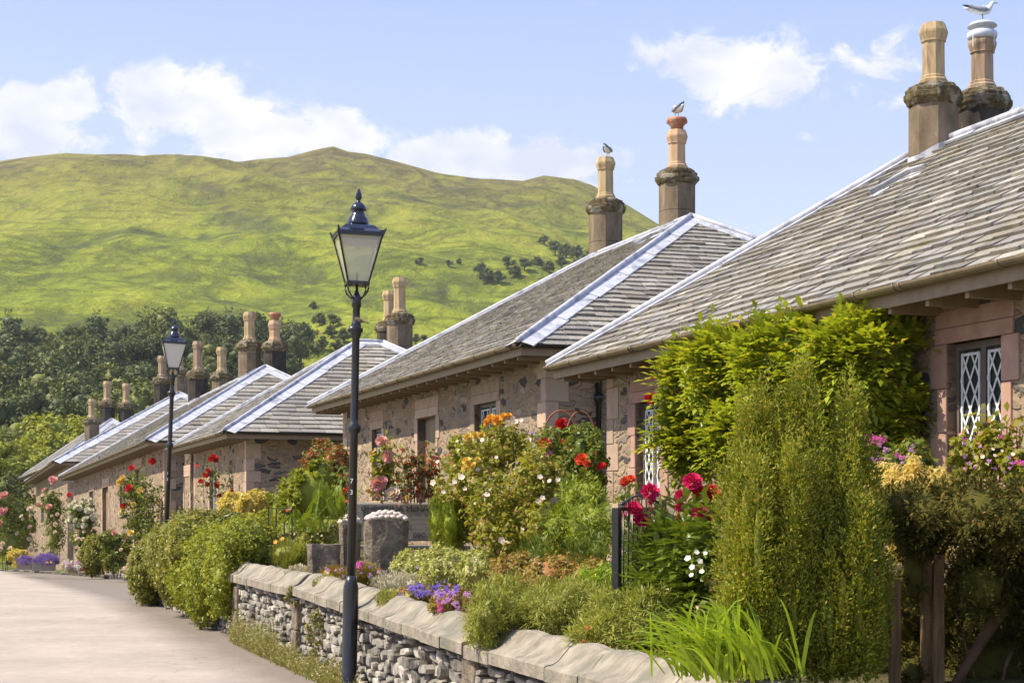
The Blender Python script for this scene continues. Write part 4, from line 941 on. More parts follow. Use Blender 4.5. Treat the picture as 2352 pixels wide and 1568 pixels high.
L_('tree_dark', (.05, .075, .022), (.15, .17, .038), trans=.15, nscale=.25, rough=.6)
L_('tree_mid', (.10, .125, .03), (.22, .23, .05), trans=.2, nscale=.25, rough=.6)
L_('tree_bright', (.17, .20, .02), (.38, .38, .04), trans=.3, nscale=.3, rough=.6)
def petalmat(name, a, b, tr=.25): LM[name] = leafmat(name, a, b, trans=tr, rough=.6, spec=.2, nscale=30)
petalmat('crimson', (.50, .012, .085), (.72, .03, .16)); petalmat('red', (.48, .010, .02), (.68, .03, .03)); petalmat('scarlet', (.62, .05, .025), (.80, .14, .05))
petalmat('pinkp', (.66, .28, .30), (.85, .50, .48)); petalmat('palepink', (.78, .60, .52), (.88, .76, .68)); petalmat('yellowp', (.75, .50, .08), (.85, .68, .22)); petalmat('orangep', (.78, .34, .04), (.85, .48, .08))
petalmat('whitep', (.72, .70, .58), (.84, .83, .76)); petalmat('magenta', (.50, .04, .28), (.68, .12, .42)); petalmat('violet', (.16, .10, .50), (.30, .20, .68)); petalmat('mauve', (.48, .20, .50), (.66, .34, .66))
def bloom_mesh(kind):
    """a double flower about 1 m across, built petal by petal"""
    q = []
    if kind == 'double':
        for ring, (n, r, tilt, ln, wd) in enumerate([(9, .10, .15, .52, .44), (8, .08, .55, .48, .40), (7, .05, .95, .42, .34), (5, .03, 1.25, .34, .28)]):
            for k in range(n):
                a = 2 * math.pi * (k + .5 * ring) / n + random.uniform(-.15, .15); ca, sa = math.cos(a), math.sin(a); t = tilt + random.uniform(-.12, .12)
                ax = np.array([ca * math.cos(t), sa * math.cos(t), math.sin(t)]); nn = np.array([-ca * math.sin(t), -sa * math.sin(t), math.cos(t)]); s = np.array([-sa, ca, 0])
                b = np.array([ca * r, sa * r, ring * .035]); m1 = b + ax * ln * .55 - nn * .04; e = b + ax * ln + nn * .10
                q.append([b, m1 + s * wd / 2 + nn * .07, e + s * wd * .25, m1]); q.append([b, m1, e + s * wd * .25, e - s * wd * .25]); q.append([b, m1, e - s * wd * .25, m1 - s * wd / 2 + nn * .07])
    elif kind == 'single':
        for k in range(5):
            a = 2 * math.pi * k / 5; ca, sa = math.cos(a), math.sin(a); ax = np.array([ca, sa, .25]); s = np.array([-sa, ca, 0]); b = np.array([0, 0, 0.])
            q.append([b, b + ax * .3 + s * .26, b + ax * .5, b + ax * .3 - s * .26])
        for k in range(6):
            a = k; q.append([np.array([0, 0, .05]), np.array([.1 * math.cos(a), .1 * math.sin(a), .14]), np.array([.07 * math.cos(a + .8), .07 * math.sin(a + .8), .17]), np.array([.03, 0, .1])])
    elif kind == 'cluster':
        for k in range(14):
            c = np.array([random.gauss(0, .2), random.gauss(0, .2), random.gauss(.05, .14)])
            for j in range(4):
                a = random.uniform(0, 6.28); u = np.array([math.cos(a), math.sin(a), random.uniform(-.4, .5)]); v = np.array([-math.sin(a), math.cos(a), random.uniform(-.4, .4)]); q.append([c, c + u * .13 + v * .09, c + u * .2, c + u * .13 - v * .09])
    return np.array(q, dtype=float)
BM = {}
def bloom(kind, mat, size, p, parent, toward=None, name='flower'):
    key = (kind, mat)
    if key not in BM:
        o = quads('flower', bloom_mesh(kind), LM[mat]); BM[key] = o.data; bpy.data.objects.remove(o)
    o = bpy.data.objects.new(name, BM[key]); COL.objects.link(o); o.parent = parent; o.location = p; o.scale = (size,) * 3
    dr = Vector(toward if toward else (random.uniform(-.7, .3), -1, random.uniform(.1, 1.0))).normalized()
    o.rotation_euler = (dr.to_track_quat('Z', 'Y') @ Matrix.Rotation(random.uniform(0, 6.28), 3, 'Z').to_quaternion()).to_euler(); return o
def plant(name, label, cat, blobs, n, size, mat, kind='broad', aspect=.5, clump=.3, per=26, group=None, flowers=(), lo=.62, ck=.6, stems=0, extra=None, coremat=None, squash=1.0, base=None):
    """flowers: (px, py, frame diameter, bloom kind, material) seen in the photograph, set on the camera-ward surface of the plant"""
    zs = min(c.z - r[2] for c, r in blobs); cx_ = sum(c.x for c, r in blobs) / len(blobs); cy_ = sum(c.y for c, r in blobs) / len(blobs)
    b0 = Vector((cx_, cy_, zs if base is None else base)); loc = [((c - b0)[:], r) for c, r in blobs]
    Q = blob_leaves(loc, n, size, kind, aspect, clump, per, lo, squash)
    if extra is not None: Q = np.concatenate([Q, extra(b0)])
    need = len(flowers) or stems
    if need:
        root = empty(name, b0, label, cat, group); quads('foliage', Q, LM[mat], root, extra=core(loc, ck) if ck else None)
        for i in range(stems):
            c, r = loc[i % len(loc)]; s = MB(); t = Vector((c[0] + random.uniform(-.5, .5) * r[0], c[1], c[2] + r[2] * .4)); s.tube([(t.x * .3 + random.uniform(-.1, .1) * r[0], t.y * .5, -.1), (t.x * .7, t.y * .8, t.z * .5), t], [.014, .01, .005], 6); s.build('stem', M['bark'], root)
        fd = min(c.y - r[1] for c, r in blobs)
        for fl in flowers:
            px, py, dm, bk, bm = fl[:5]
            # nearest blob decides the distance of the flower
            best = min(blobs, key=lambda q: ((CX + FP * q[0].x / q[0].y - px) / (q[1][0] * FP / q[0].y)) ** 2 + ((HY - FP * (q[0].z - CZ) / q[0].y - py) / (q[1][2] * FP / q[0].y)) ** 2)
            c, r = best; u_ = (CX + FP * c.x / c.y - px) / (r[0] * FP / c.y); v_ = (HY - FP * (c.z - CZ) / c.y - py) / (r[2] * FP / c.y)
            k_ = math.sqrt(max(0, 1 - u_ * u_ - v_ * v_)); d_ = c.y - r[1] * k_ * .95 - .03
            p_ = at(px, py, d_); bloom(bk, bm, dm * d_ / FP, p_ - b0, root)
            if fl[5:] :
                s = MB(); q_ = p_ - b0; s.tube([q_ + Vector((0, .01, -.01)), q_ + Vector((random.uniform(-.03, .03), .05, -fl[5] * .6)), q_ + Vector((random.uniform(-.05, .05), .12, -fl[5]))], [.004, .005, .006], 5); s.build('flower_stem', LM['bronze'], root)
        return root
    o = quads(name, Q, LM[mat], loc=b0, extra=core(loc, ck) if ck else None); return tag(o, label, cat, group)
def scat(n, x0, x1, y0, y1, dm, *rest): return [(random.uniform(x0, x1), random.uniform(y0, y1), dm * random.uniform(.75, 1.25), *rest) for _ in range(n)]
def blade_plant(name, label, cat, px, py_base, d, n, Lm, w0, mat, spread=.7, droop=.5, rad=.15, lean=(0, 0), group=None, flowers=(), z=None, **kw):
    b0 = at(px, py_base, d); 
    if z is not None: b0.z = z
    P = np.stack([RNG.normal(0, rad, n), RNG.normal(0, rad, n), RNG.uniform(-.03, .02, n)], 1)
    D = nrm(np.stack([RNG.normal(lean[0], spread * .6, n), RNG.normal(lean[1], spread * .6, n), np.ones(n)], 1)); Ln = Lm * RNG.uniform(.45, 1.1, n)
    Q = blade_quads(P, D, Ln, w0 * RNG.uniform(.6, 1.2, n), droop)
    if flowers:
        root = empty(name, b0, label, cat, group); quads('foliage', Q, LM[mat], root)
        for (fx, fy, dm, bk, bm) in flowers: bloom(bk, bm, dm * d / FP, at(fx, fy, d - .05) - b0, root)
        return root
    return quads(name, Q, LM[mat], loc=b0, label=label, cat=cat, group=group)

# ------------------------------------------------------------------ plants near the camera
def frond_extra(blobs, n, L, nl=6, leaf=.36, wid=.34, droop=.45, outw=.8):
    def f(b0):
        out = []
        vol = np.array([r[0] * r[2] for c, r in blobs]); ns = (n * vol / vol.sum()).astype(int)
        for (c, r), k in zip(blobs, ns):
            r_ = np.array(r); D = sph(k); D[:, 1] = -np.abs(D[:, 1]) * .9 + .15 * D[:, 1]
            m = max(3, k // 14); ctr = sph(m); ctr[:, 1] = -np.abs(ctr[:, 1]); idx = RNG.integers(0, m, k)
            D = nrm(D * .45 + ctr[idx]); P = np.array((c - b0)[:]) + D * r_ * RNG.uniform(.55, 1.0, (k, 1))
            dd_ = nrm(D * outw + sph(k) * .55 + np.array([-.25, -.15, .15])); out.append(frond_quads(P, dd_, L * RNG.uniform(.6, 1.25, k), nl, leaf, wid, droop))
        return np.concatenate(out)
    return f
LWALL = FA.dot(ES) + .55
wb = [E(1520, 800, 1650, 960, LWALL - .42, th=0.216), E(1512, 900, 1680, 1105, LWALL - .38, th=0.202), E(1560, 762, 1790, 960, LWALL - .52, th=0.302), E(1690, 728, 1960, 940, LWALL - .55, th=0.324), E(1870, 712, 2070, 930, LWALL - .45, th=0.288), E(1970, 740, 2128, 900, LWALL - .15, th=0.216),
      E(1985, 830, 2110, 1060, LWALL - .18, th=0.180), E(1640, 880, 1900, 1130, LWALL - .45, th=0.252), E(1840, 860, 2060, 1080, LWALL - .42, th=0.216)]
wfl = [(1493, 917, 27, 'double', 'red'), (1562, 903, 17, 'double', 'red'), (1574, 911, 20, 'double', 'red'), (1498, 868, 8, 'double', 'red'), (1876, 899, 15, 'cluster', 'magenta'), (1910, 937, 9, 'cluster', 'magenta'), (1897, 975, 7, 'cluster', 'magenta'), (1966, 856, 7, 'cluster', 'magenta')]
plant('climbing_creeper', 'bright yellow-green creeper covering the wall of the nearest cottage', 'climbing plant', wb, 9000, .075, 'wisteria', aspect=.6, extra=frond_extra(wb, 3600, .25, 5, .40, .46, .2, .6), flowers=wfl, stems=4, ck=.55)
# tall golden yew in front, many upright columns
ENV = [(1630, 1340), (1650, 1190), (1668, 1065), (1690, 985), (1712, 920), (1740, 905), (1762, 862), (1785, 985), (1805, 905), (1845, 832), (1862, 870), (1880, 965), (1897, 1080), (1915, 1120), (1930, 905), (1950, 872), (1972, 900), (1992, 990), (2010, 1130), (2040, 1240)]
def env(x):
    for (a, b), (c, d) in zip(ENV, ENV[1:]):
        if a <= x <= c: return b + (d - b) * (x - a) / (c - a)
    return 1200
yb = []
for i in range(15):                     # tall columns that make the skyline, then shorter ones in front of them
    x = 1672 + i * 24.5; top = env(x) + random.uniform(-8, 25); yb.append(E(x - 27, top, x + 27, 1480 + 110 * math.sin(i / 14 * math.pi), d=8.05 + random.uniform(-.09, .09), th=.08))
for i in range(70):
    x = random.uniform(1668, 2015); top = min(1390, env(x) + random.uniform(110, 480)); yb.append(E(x - 25, top, x + 25, min(1570, top + random.uniform(300, 480)), d=7.88 + random.uniform(-.12, .1), th=.06))
for x, t in ((1762, 862), (1845, 828), (1828, 870), (1950, 868), (1712, 920), (1738, 900)): yb.append(E(x - 17, t, x + 17, t + 230, d=8.05, th=.05))
yb += [E(1700, 1160, 1900, 1560, d=8.15, th=.14), E(1870, 1250, 2010, 1560, d=8.15, th=.12), E(1720, 1250, 1850, 1565, d=8.1, th=.2), E(1820, 1230, 1960, 1570, d=8.1, th=.2)]
def yew_extra(b0):
    # upright tufted sprigs give the ropey texture
    out = []
    for c, r in yb:
        k = int(190000 * r[0] * r[2] / sum(q[1][0] * q[1][2] for q in yb) / 9); D = sph(k); base = np.array((c - b0)[:]) + D * np.array(r) * RNG.uniform(.72, 1.02, (k, 1))
        base = np.repeat(base, 9, 0); o_ = np.repeat(nrm(D / np.array(r)), 9, 0); m_ = len(base)
        t = RNG.uniform(0, 1, (m_, 1)); p = base + np.array([0, 0, 1]) * t * .085 + o_ * t * .022 + RNG.normal(0, .009, (m_, 3))
        a = nrm(np.array([0, 0, .8]) + o_ * .8 + sph(m_) * .8); ln = .021 * RNG.uniform(.6, 1.3, m_); out.append(leaf_quads(p, a, nrm(sph(m_) + o_), ln, ln * .42))
    return np.concatenate(out)
plant('golden_yew', 'tall columnar golden yew with many upright spires by the wall end', 'yew', yb, 22000, .021, 'yew', 'up', .42, clump=.16, per=14, lo=.8, ck=.42, extra=yew_extra)
def needle_extra(blobs, n, L=.11):
    def f(b0):
        out = []
        for c, r in blobs:
            k = int(n * r[0] * r[2] / sum(q[1][0] * q[1][2] for q in blobs)); D = sph(k); P = np.array((c - b0)[:]) + D * np.array(r) * RNG.uniform(.6, 1.05, (k, 1))
            out.append(frond_quads(P, nrm(D * .6 + sph(k) * .8 + np.array([-.2, -.2, -.1])), L * RNG.uniform(.6, 1.3, k), 8, .16, .22, .25, .9))
        return np.concatenate(out)
    return f
hb = [E(2020, 1110, 2200, 1250, d=8.3, th=.5), E(2130, 1098, 2330, 1260, d=8.1, th=.5), E(2250, 1100, 2480, 1300, d=8.0, th=.5), E(2040, 1160, 2150, 1300, d=8.4, th=.3), E(2180, 1180, 2400, 1420, d=8.5, th=.35), E(2300, 1220, 2560, 1480, d=8.3, th=.4), E(2400, 1100, 2760, 1600, d=8.0, th=.6), E(2000, 1120, 2100, 1230, d=8.3, th=.3), E(2180, 1330, 2420, 1660, d=9.0, th=.25), E(2020, 1270, 2260, 1660, d=9.1, th=.2), E(1980, 1300, 2120, 1660, d=8.9, th=.15), E(2350, 1350, 2700, 1700, d=8.9, th=.3), E(2200, 1240, 2330, 1400, d=8.9, th=.2), E(2100, 1500, 2400, 1650, d=8.8, th=.15), E(2170, 1440, 2420, 1640, d=8.45, th=.2), E(2060, 1240, 2130, 1400, d=8.3, th=.15), E(2050, 1480, 2140, 1640, d=8.4, th=.15), E(2180, 1260, 2330, 1420, d=8.1, th=.2)]
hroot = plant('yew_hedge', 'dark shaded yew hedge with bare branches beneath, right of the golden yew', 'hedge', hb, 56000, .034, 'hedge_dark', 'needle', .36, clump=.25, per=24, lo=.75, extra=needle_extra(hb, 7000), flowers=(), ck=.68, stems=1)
for (a, b, r) in (((2370, 1290), (2190, 1570), .040), ((2280, 1275), (2110, 1225), .012), ((2352, 1330), (2230, 1360), .012), ((2230, 1360), (2130, 1260), .010), ((2260, 1130), (2300, 1260), .012), ((2320, 1500), (2290, 1600), .012), ((2190, 1395), (2240, 1560), .005)):
    s = MB(); p0, p1 = at(*a, 8.28), at(*b, 8.2); pts = [p0.lerp(p1, t / 5) + Vector((random.uniform(-.012, .012), 0, random.uniform(-.012, .012))) - hroot.location for t in range(6)]; s.tube(pts, [r * (1 - .08 * i) for i in range(6)], 7); s.build('branch', M['branch'], hroot)
def post(x0, x1, y0, d, label, lean=0, split=False):
    a, b = at(x0, y0, d), at(x1, y0, d); w_ = b.x - a.x; z0 = .55; h = a.z - z0
    root = MB(); n = 7; vs = []
    for i in range(n + 1):
        t = i / n
        for (x, y) in ((-1, -1), (1, -1), (1, 1), (-1, 1)): vs.append((x * w_ / 2 * (1 - .10 * t) + lean * t + random.uniform(-.003, .003), y * w_ / 2.2 + random.uniform(-.003, .003), h * t + (random.uniform(-.02, .02) if i == n else 0)))
    root.add(vs, [(i * 4 + k, i * 4 + (k + 1) % 4, (i + 1) * 4 + (k + 1) % 4, (i + 1) * 4 + k) for i in range(n) for k in range(4)] + [(n * 4, n * 4 + 1, n * 4 + 2, n * 4 + 3)])
    return root.build('fence_post', M['brownwood'], loc=((a.x + b.x) / 2, d, z0), bevel=.006, label=label, cat='post', group='timber posts under the yew hedge')
post(2116, 2150, 1190, 8.3, 'broad brown timber post under the dark hedge, left of its twin'); post(2142, 2168, 1195, 8.24, 'timber post under the dark hedge, touching the broad post on its right'); post(2042, 2068, 1335, 8.15, 'short pointed timber stake right of the golden yew')
# iris clump and neighbours on the wall
blade_plant('iris_clump', 'bright green sword leaves spilling over the wall below the golden yew', 'leafy plant', 1680, 1545, 7.55, 300, .62, .017, 'iris', spread=.5, droop=.42, rad=.11, lean=(-.38, -.2))
blade_plant('daylily_clump', 'arching pale green daylily leaves left of the black gate post', 'leafy plant', 1385, 1345, 11.6, 190, .42, .014, 'iris', spread=.75, droop=.75, rad=.07, lean=(-.1, 0))
pb_ = [E(1455, 1205, 1640, 1420, 4.45, th=.3), E(1480, 1290, 1600, 1470, 4.3, th=.25), E(1530, 1170, 1660, 1330, 4.5, th=.25), E(1440, 1230, 1530, 1330, 4.4, th=.2)]
pf = [(1493, 1131, 38, 'double', 'crimson', .16), (1456, 1170, 36, 'double', 'crimson', .14), (1474, 1197, 36, 'double', 'crimson', .12), (1430, 1184, 15, 'double', 'crimson', .12), (1565, 1140, 28, 'double', 'crimson', .2), (1590, 1108, 40, 'double', 'crimson', .2), (1605, 1132, 32, 'double', 'red', .2), (1635, 1134, 38, 'double', 'red', .2), (1608, 1178, 34, 'double', 'crimson', .12), (1628, 1190, 22, 'double', 'crimson', .12), (1560, 1165, 17, 'double', 'crimson', .12), (1497, 1152, 15, 'double', 'crimson', .1), (1568, 1210, 12, 'double', 'red', .1)]
def peony_leaf(b0):
    out = []
    for c, r in pb_:
        k = 150; D = sph(k); P = np.array((c - b0)[:]) + D * np.array(r) * RNG.uniform(.4, .95, (k, 1)); out.append(frond_quads(P, nrm(D + sph(k) * .5 + np.array([-.1, -.3, .2])), .20 * RNG.uniform(.6, 1.2, k), 3, .62, .28, .35))
    return np.concatenate(out)
plant('peony', 'peony bush with crimson double flowers beside the black gate', 'peony', pb_, 1500, .07, 'peony', aspect=.35, flowers=pf, extra=peony_leaf, ck=.5)
wf = [(x, y, s, 'single', 'whitep') for x, y, s in ((1580, 1282, 18), (1590, 1302, 16), (1607, 1288, 16), (1600, 1268, 14), (1612, 1312, 14), (1588, 1320, 13), (1620, 1270, 12))]
plant('white_campanula', 'small plant with white bell flowers leaning on the golden yew', 'flowers', [E(1575, 1255, 1645, 1340, d=8.6, th=.06), E(1600, 1300, 1650, 1480, d=8.6, th=.06)], 500, .035, 'rose', flowers=wf, ck=0)
# black gate post, railing
def railing():
    d = 10.4; a = at(1420, 1165, d); b = at(1442, 1165, d); w_ = b.x - a.x; z0 = .68; h = a.z - z0
    root = empty('garden_gate', (a.x, d, z0), 'black iron garden gate with square post beside the peonies', 'gate', rot=(0, 0, R(58)))
    m_ = MB(); m_.box(0, w_ * .8, 0, w_ * .8, -.05, h); m_.build('gate_post', M['black'], root, bevel=.003)
    m_ = MB(); m_.box(.62, .62 + w_, 0, w_, -.05, h + .05); m_.build('gate_post', M['black'], root, bevel=.003)
    for z in (h - .02, .12): m_ = MB(); m_.box(w_, .62, .02, .035, z, z + .022); m_.build('rail', M['black'], root)
    for i in range(8): m_ = MB(); m_.tube([(w_ + .06 + i * .062, .027, .08), (w_ + .06 + i * .062, .027, h + .03 + .05 * math.sin(i / 7 * math.pi))], .006, 6); m_.build('bar', M['black'], root)
    m_ = MB(); m_.tube([(w_ + .03 + .56 * t / 10, .027, h + .02 + .06 * math.sin(t / 10 * math.pi)) for t in range(11)], .007, 6); m_.build('arched_rail', M['black'], root)
railing()
def far_railing():
    d = 21.5; a = at(617, 1166, d); b = at(671, 1166, d); w_ = b.x - a.x; h = .75
    root = empty('railing', (a.x, d, a.z - h), 'short black iron railing by the golden shrub', 'railing')
    m_ = MB(); m_.box(-.01, w_, -.008, .008, h - .012, h); m_.build('rail', M['black'], root)
    for i in range(4): m_ = MB(); x = w_ * i / 3; m_.box(x - .010, x + .008, -.007, .007, 0, h - .012); m_.build('bar', M['black'], root)
    d = 24.0; root = empty('handrail', at(540, 1200, d), 'curved black handrail arching out of the clipped hedge', 'handrail')
    m_ = MB(); m_.tube([at(x, y, d) - root.location for x, y in ((505, 1198), (516, 1187), (532, 1180), (548, 1179), (558, 1188), (562, 1206), (563, 1230))], .014, 8); m_.build('hand_bar', M['black'], root)
    m_ = MB(); m_.tube([at(x, y, d) - root.location for x, y in ((563, 1228), (563, 1330))], .012, 8); m_.build('support_bar', M['black'], root)
    d = 18.6; root = empty('gate_latch', at(862, 1180, d), 'small black iron latch bar between the shell topped pillars', 'latch')
    m_ = MB(); m_.box(-.13, .13, 0, .02, .05, .075); m_.build('latch_bar', M['black'], root); m_ = MB(); m_.box(-.135, -.105, 0, .02, -.12, .05); m_.build('bracket', M['black'], root); m_ = MB(); m_.box(-.095, -.075, 0, .02, -.12, .05); m_.build('bracket', M['black'], root)
far_railing()
# low planting on and behind the coping
sb = [E(1066, 1345, 1180, 1500, 3.5, th=.22), E(1072, 1330, 1260, 1500, 3.75, th=.35), E(1190, 1332, 1400, 1460, 4.0, th=.4), E(1340, 1340, 1500, 1470, 4.05, th=.35), E(1430, 1345, 1560, 1500, 4.1, th=.3), E(1090, 1400, 1180, 1500, 3.6, th=.2), E(1300, 1400, 1560, 1530, 3.95, th=.25)]
plant('feathery_shrub', 'low feathery green shrub spilling over the coping in the foreground', 'shrub', sb, 38000, .05, 'soft', 'needle', .16, clump=.30, per=34, ck=.5, flowers=[(1330, 1443, 12, 'cluster', 'scarlet'), (1350, 1441, 12, 'cluster', 'scarlet'), (1340, 1470, 8, 'cluster', 'scarlet')])
plant('orange_sedum', 'low orange and green stonecrop on the coping below the feathery shrub', 'stonecrop', [E(1268, 1462, 1400, 1512, 3.85, th=.14), E(1350, 1478, 1470, 1530, 3.88, th=.14)], 5000, .016, 'sedum', 'up', .5, ck=.8)
plant('dry_stonecrop', 'pale dry stonecrop patch on the coping left of the iris leaves', 'stonecrop', [E(1440, 1500, 1560, 1540, 3.8, th=.12)], 2500, .016, 'drygrass', 'up', .4, ck=.8)
geo_f = scat(34, 915, 1060, 1345, 1368, 13, 'cluster', 'violet') + scat(26, 990, 1098, 1358, 1395, 13, 'cluster', 'mauve') + scat(8, 1000, 1075, 1385, 1415, 12, 'cluster', 'magenta')
plant('purple_cranesbill', 'low mat of violet and mauve flowers trailing over the coping', 'flowers', [E(905, 1345, 1010, 1400, 3.85, th=.15), E(985, 1352, 1100, 1425, 3.75, th=.2)], 5200, .028, 'bronze', aspect=.6, flowers=geo_f, ck=.75)
plant('silver_bush', 'silvery cream foliage plant behind the coping right of the near lamp post', 'foliage plant', [E(850, 1310, 960, 1378, 4.0, th=.2), E(900, 1318, 985, 1370, 4.1, th=.2)], 4200, .03, 'silver', 'up', .3, ck=.7)
plant('stonecrop_mat', 'reddish stonecrop mat with pink flowers behind the near lamp base', 'stonecrop', [E(728, 1300, 800, 1345, 3.9, th=.2), E(780, 1290, 880, 1350, 4.0, th=.2)], 5200, .024, 'sedum', 'up', .5, ck=.75, flowers=scat(16, 735, 870, 1296, 1330, 10, 'cluster', 'mauve') + scat(8, 805, 840, 1292, 1302, 11, 'cluster', 'magenta'))
vb = [E(895, 1262, 1010, 1370, 4.3, th=.3), E(960, 1255, 1100, 1372, 4.35, th=.35), E(1050, 1262, 1140, 1360, 4.4, th=.3)]
plant('variegated_shrub', 'low cream and green variegated shrub in front of the big rose bush', 'shrub', vb, 9000, .042, 'varieg', aspect=.42, ck=.7, clump=.25, flowers=[(960, 1302, 9, 'single', 'violet'), (1020, 1335, 8, 'single', 'violet')])
plant('spirea', 'coppery leaved low shrub between the rose bush and the feathery shrub', 'shrub', [E(1125, 1270, 1235, 1360, 4.4, th=.3), E(1200, 1275, 1330, 1370, 4.3, th=.3), E(1290, 1290, 1420, 1370, 4.5, th=.3)], 6500, .045, 'bronze', aspect=.4, ck=.7)
plant('meadow_rue', 'wispy green and bronze stems between the dwarf conifer and the daylily', 'plants', [E(1290, 1225, 1420, 1330, 4.9, th=.25), E(1180, 1230, 1300, 1320, 4.9, th=.25)], 3800, .04, 'rose', 'up', .35, ck=.6)
# big rose bush
rb = [E(1000, 1020, 1150, 1200, 5.3, th=.4), E(1090, 960, 1220, 1100, 5.4, th=.35), E(1060, 1080, 1260, 1280, 5.2, th=.45), E(1170, 1010, 1300, 1200, 5.3, th=.4), E(990, 1130, 1110, 1280, 5.2, th=.35), E(1200, 1150, 1290, 1290, 5.2, th=.3), E(1020, 990, 1100, 1080, 5.5, th=.25), E(1080, 1180, 1240, 1310, 5.1, th=.3)]
rf_ = [(1060, 1096, 18), (1045, 1105, 15), (1087, 1104, 15), (1098, 1078, 14), (1068, 1122, 12), (1118, 1136, 16), (995, 1108, 17), (1018, 1130, 12), (1152, 1240, 18), (1240, 1095, 15), (1282, 1102, 15), (1262, 1104, 12), (1237, 1152, 16), (1246, 1143, 14), (1216, 1010, 13), (1185, 968, 14), (1177, 960, 12), (1198, 965, 11), (1030, 1205, 10), (1108, 1010, 12), (1140, 1050, 10), (1200, 1215, 10), (1005, 1060, 10)]
rf_ = [(x, y, s, 'single', 'palepink') for x, y, s in rf_] + [(x, y, s, 'double', 'orangep') for x, y, s in ((1128, 963, 22), (1142, 966, 22), (1118, 970, 16), (1156, 958, 18), (1168, 955, 14))] + [(x, y, s, 'double', 'yellowp') for x, y, s in ((1075, 1005, 20), (1090, 1000, 18), (1105, 1000, 16), (1072, 1060, 20), (1085, 1070, 18), (1068, 1075, 15), (1096, 1056, 14))]
plant('rose_bush', 'large rose bush with yellow and pale pink flowers before the second cottage', 'rose bush', rb, 15000, .052, 'roseyellow', aspect=.55, clump=.22, per=18, lo=.45, ck=.42, flowers=rf_, stems=6, group=None)
plant('columnar_conifer', 'narrow upright green conifer at the left edge of the rose bush', 'conifer', [E(986, 1135, 1030, 1262, 5.0, th=.16), E(1015, 1150, 1056, 1262, 5.05, th=.15)], 7000, .035, 'conifer', 'up', .25, ck=.8, lo=.8)
plant('dwarf_conifer', 'rounded feathery green conifer left of the black gate', 'conifer', [E(1248, 1150, 1350, 1275, 5.2, th=.4), E(1275, 1092, 1395, 1240, 5.3, th=.45), E(1300, 1150, 1412, 1275, 5.2, th=.4)], 11000, .055, 'conifer', 'needle', .24, clump=.3, per=30, ck=.75)
# hanging basket style rose on hoop
hr = [E(1215, 975, 1330, 1090, 6.6, th=.35), E(1290, 975, 1390, 1090, 6.6, th=.35), E(1240, 1050, 1390, 1150, 6.5, th=.3), E(1330, 1010, 1395, 1130, 6.6, th=.25)]
hf = [(1289, 974, 24, 'red'), (1296, 968, 16, 'red'), (1251, 1020, 24, 'red'), (1295, 1014, 15, 'scarlet'), (1303, 1030, 16, 'scarlet'), (1337, 1057, 30, 'scarlet'), (1348, 1066, 20, 'scarlet'), (1382, 1072, 20, 'red'), (1259, 1045, 14, 'magenta'), (1266, 1040, 12, 'magenta'), (1223, 997, 12, 'violet'), (1222, 1038, 11, 'violet'), (1230, 1012, 11, 'magenta'), (1205, 1020, 12, 'palepink'), (1211, 1012, 12, 'palepink')]
hf = [(x, y, s, 'double' if s > 18 else 'cluster', m_) for x, y, s, m_ in hf]
plant('climbing_rose', 'climbing rose with large red and orange flowers round the iron hoop arch', 'climbing rose', hr, 6500, .05, 'rose', aspect=.6, clump=.25, flowers=hf, ck=.45, stems=3)
def hoop():
    d = dl(1310, 6.9); c0 = at(1310, 1080, d); root = empty('hoop_arch', (c0.x, c0.y, .8), 'rusty iron double hoop arch carrying the red climbing rose', 'garden arch')
    for (x0, x1, yt, dd_) in ((1248, 1326, 943, 0), (1300, 1368, 944, .5)):
        m_ = MB(); pts = []
        for k in range(21):
            g = math.pi * k / 20; x = (x0 + x1) / 2 - (x1 - x0) / 2 * math.cos(g); y = 1010 - (1010 - yt) * math.sin(g); pts.append(at(x, y, d + dd_) - root.location)
        pts = [pts[0] - Vector((0, 0, .9))] + pts + [pts[-1] - Vector((0, 0, .9))]; m_.tube(pts, .011, 7); m_.build('hoop', noisy('rusty_iron', (.20, .07, .03), (.34, .14, .07), 14, .7, .3) if 'rusty_iron' not in bpy.data.materials else bpy.data.materials['rusty_iron'], root)
    m_ = MB(); m_.tube([at(1287, 943, d) - root.location, at(1334, 944, d + .5) - root.location], .009, 6); m_.build('cross_bar', bpy.data.materials['rusty_iron'], root)
hoop()
# roses under the second cottage windows
def rose_stems(name, label, px0, px1, y0, y1, d, n, leaf, mat, fl, lw=.06, group=None, cat='rose', lf=26):
    root = empty(name, at((px0 + px1) / 2, y1, d), label, cat, group); b0 = root.location
    Q = []
    for i in range(n):
        x = px0 + (px1 - px0) * (i + .5) / n + random.uniform(-6, 6); yt = y0 + random.uniform(0, .35) * (y1 - y0); pts = [at(x + random.uniform(-8, 8) * k / 4, y1 + (yt - y1) * k / 4, d) - b0 for k in range(5)]
        m_ = MB(); m_.tube(pts, [.008, .007, .006, .005, .003], 5); m_.build('stem', M['bark'], root)
        k = lf; T = RNG.uniform(.1, 1, k) * 4; P = np.array([list(pts[int(t)].lerp(pts[min(4, int(t) + 1)], t % 1)) for t in T]) + RNG.normal(0, lw * .8, (k, 3)); a = nrm(sph(k) + np.array([0, -.2, 0])); ln = leaf * RNG.uniform(.6, 1.3, k); Q.append(leaf_quads(P, a, nrm(sph(k) + np.array([-.5, -.4, 1])), ln, ln * .62))
    quads('foliage', np.concatenate(Q), LM[mat], root)
    for (x, y, dm, bk, bm) in fl: bloom(bk, bm, dm * (d - .1) / FP, at(x, y, d - .1) - b0, root)
    return root
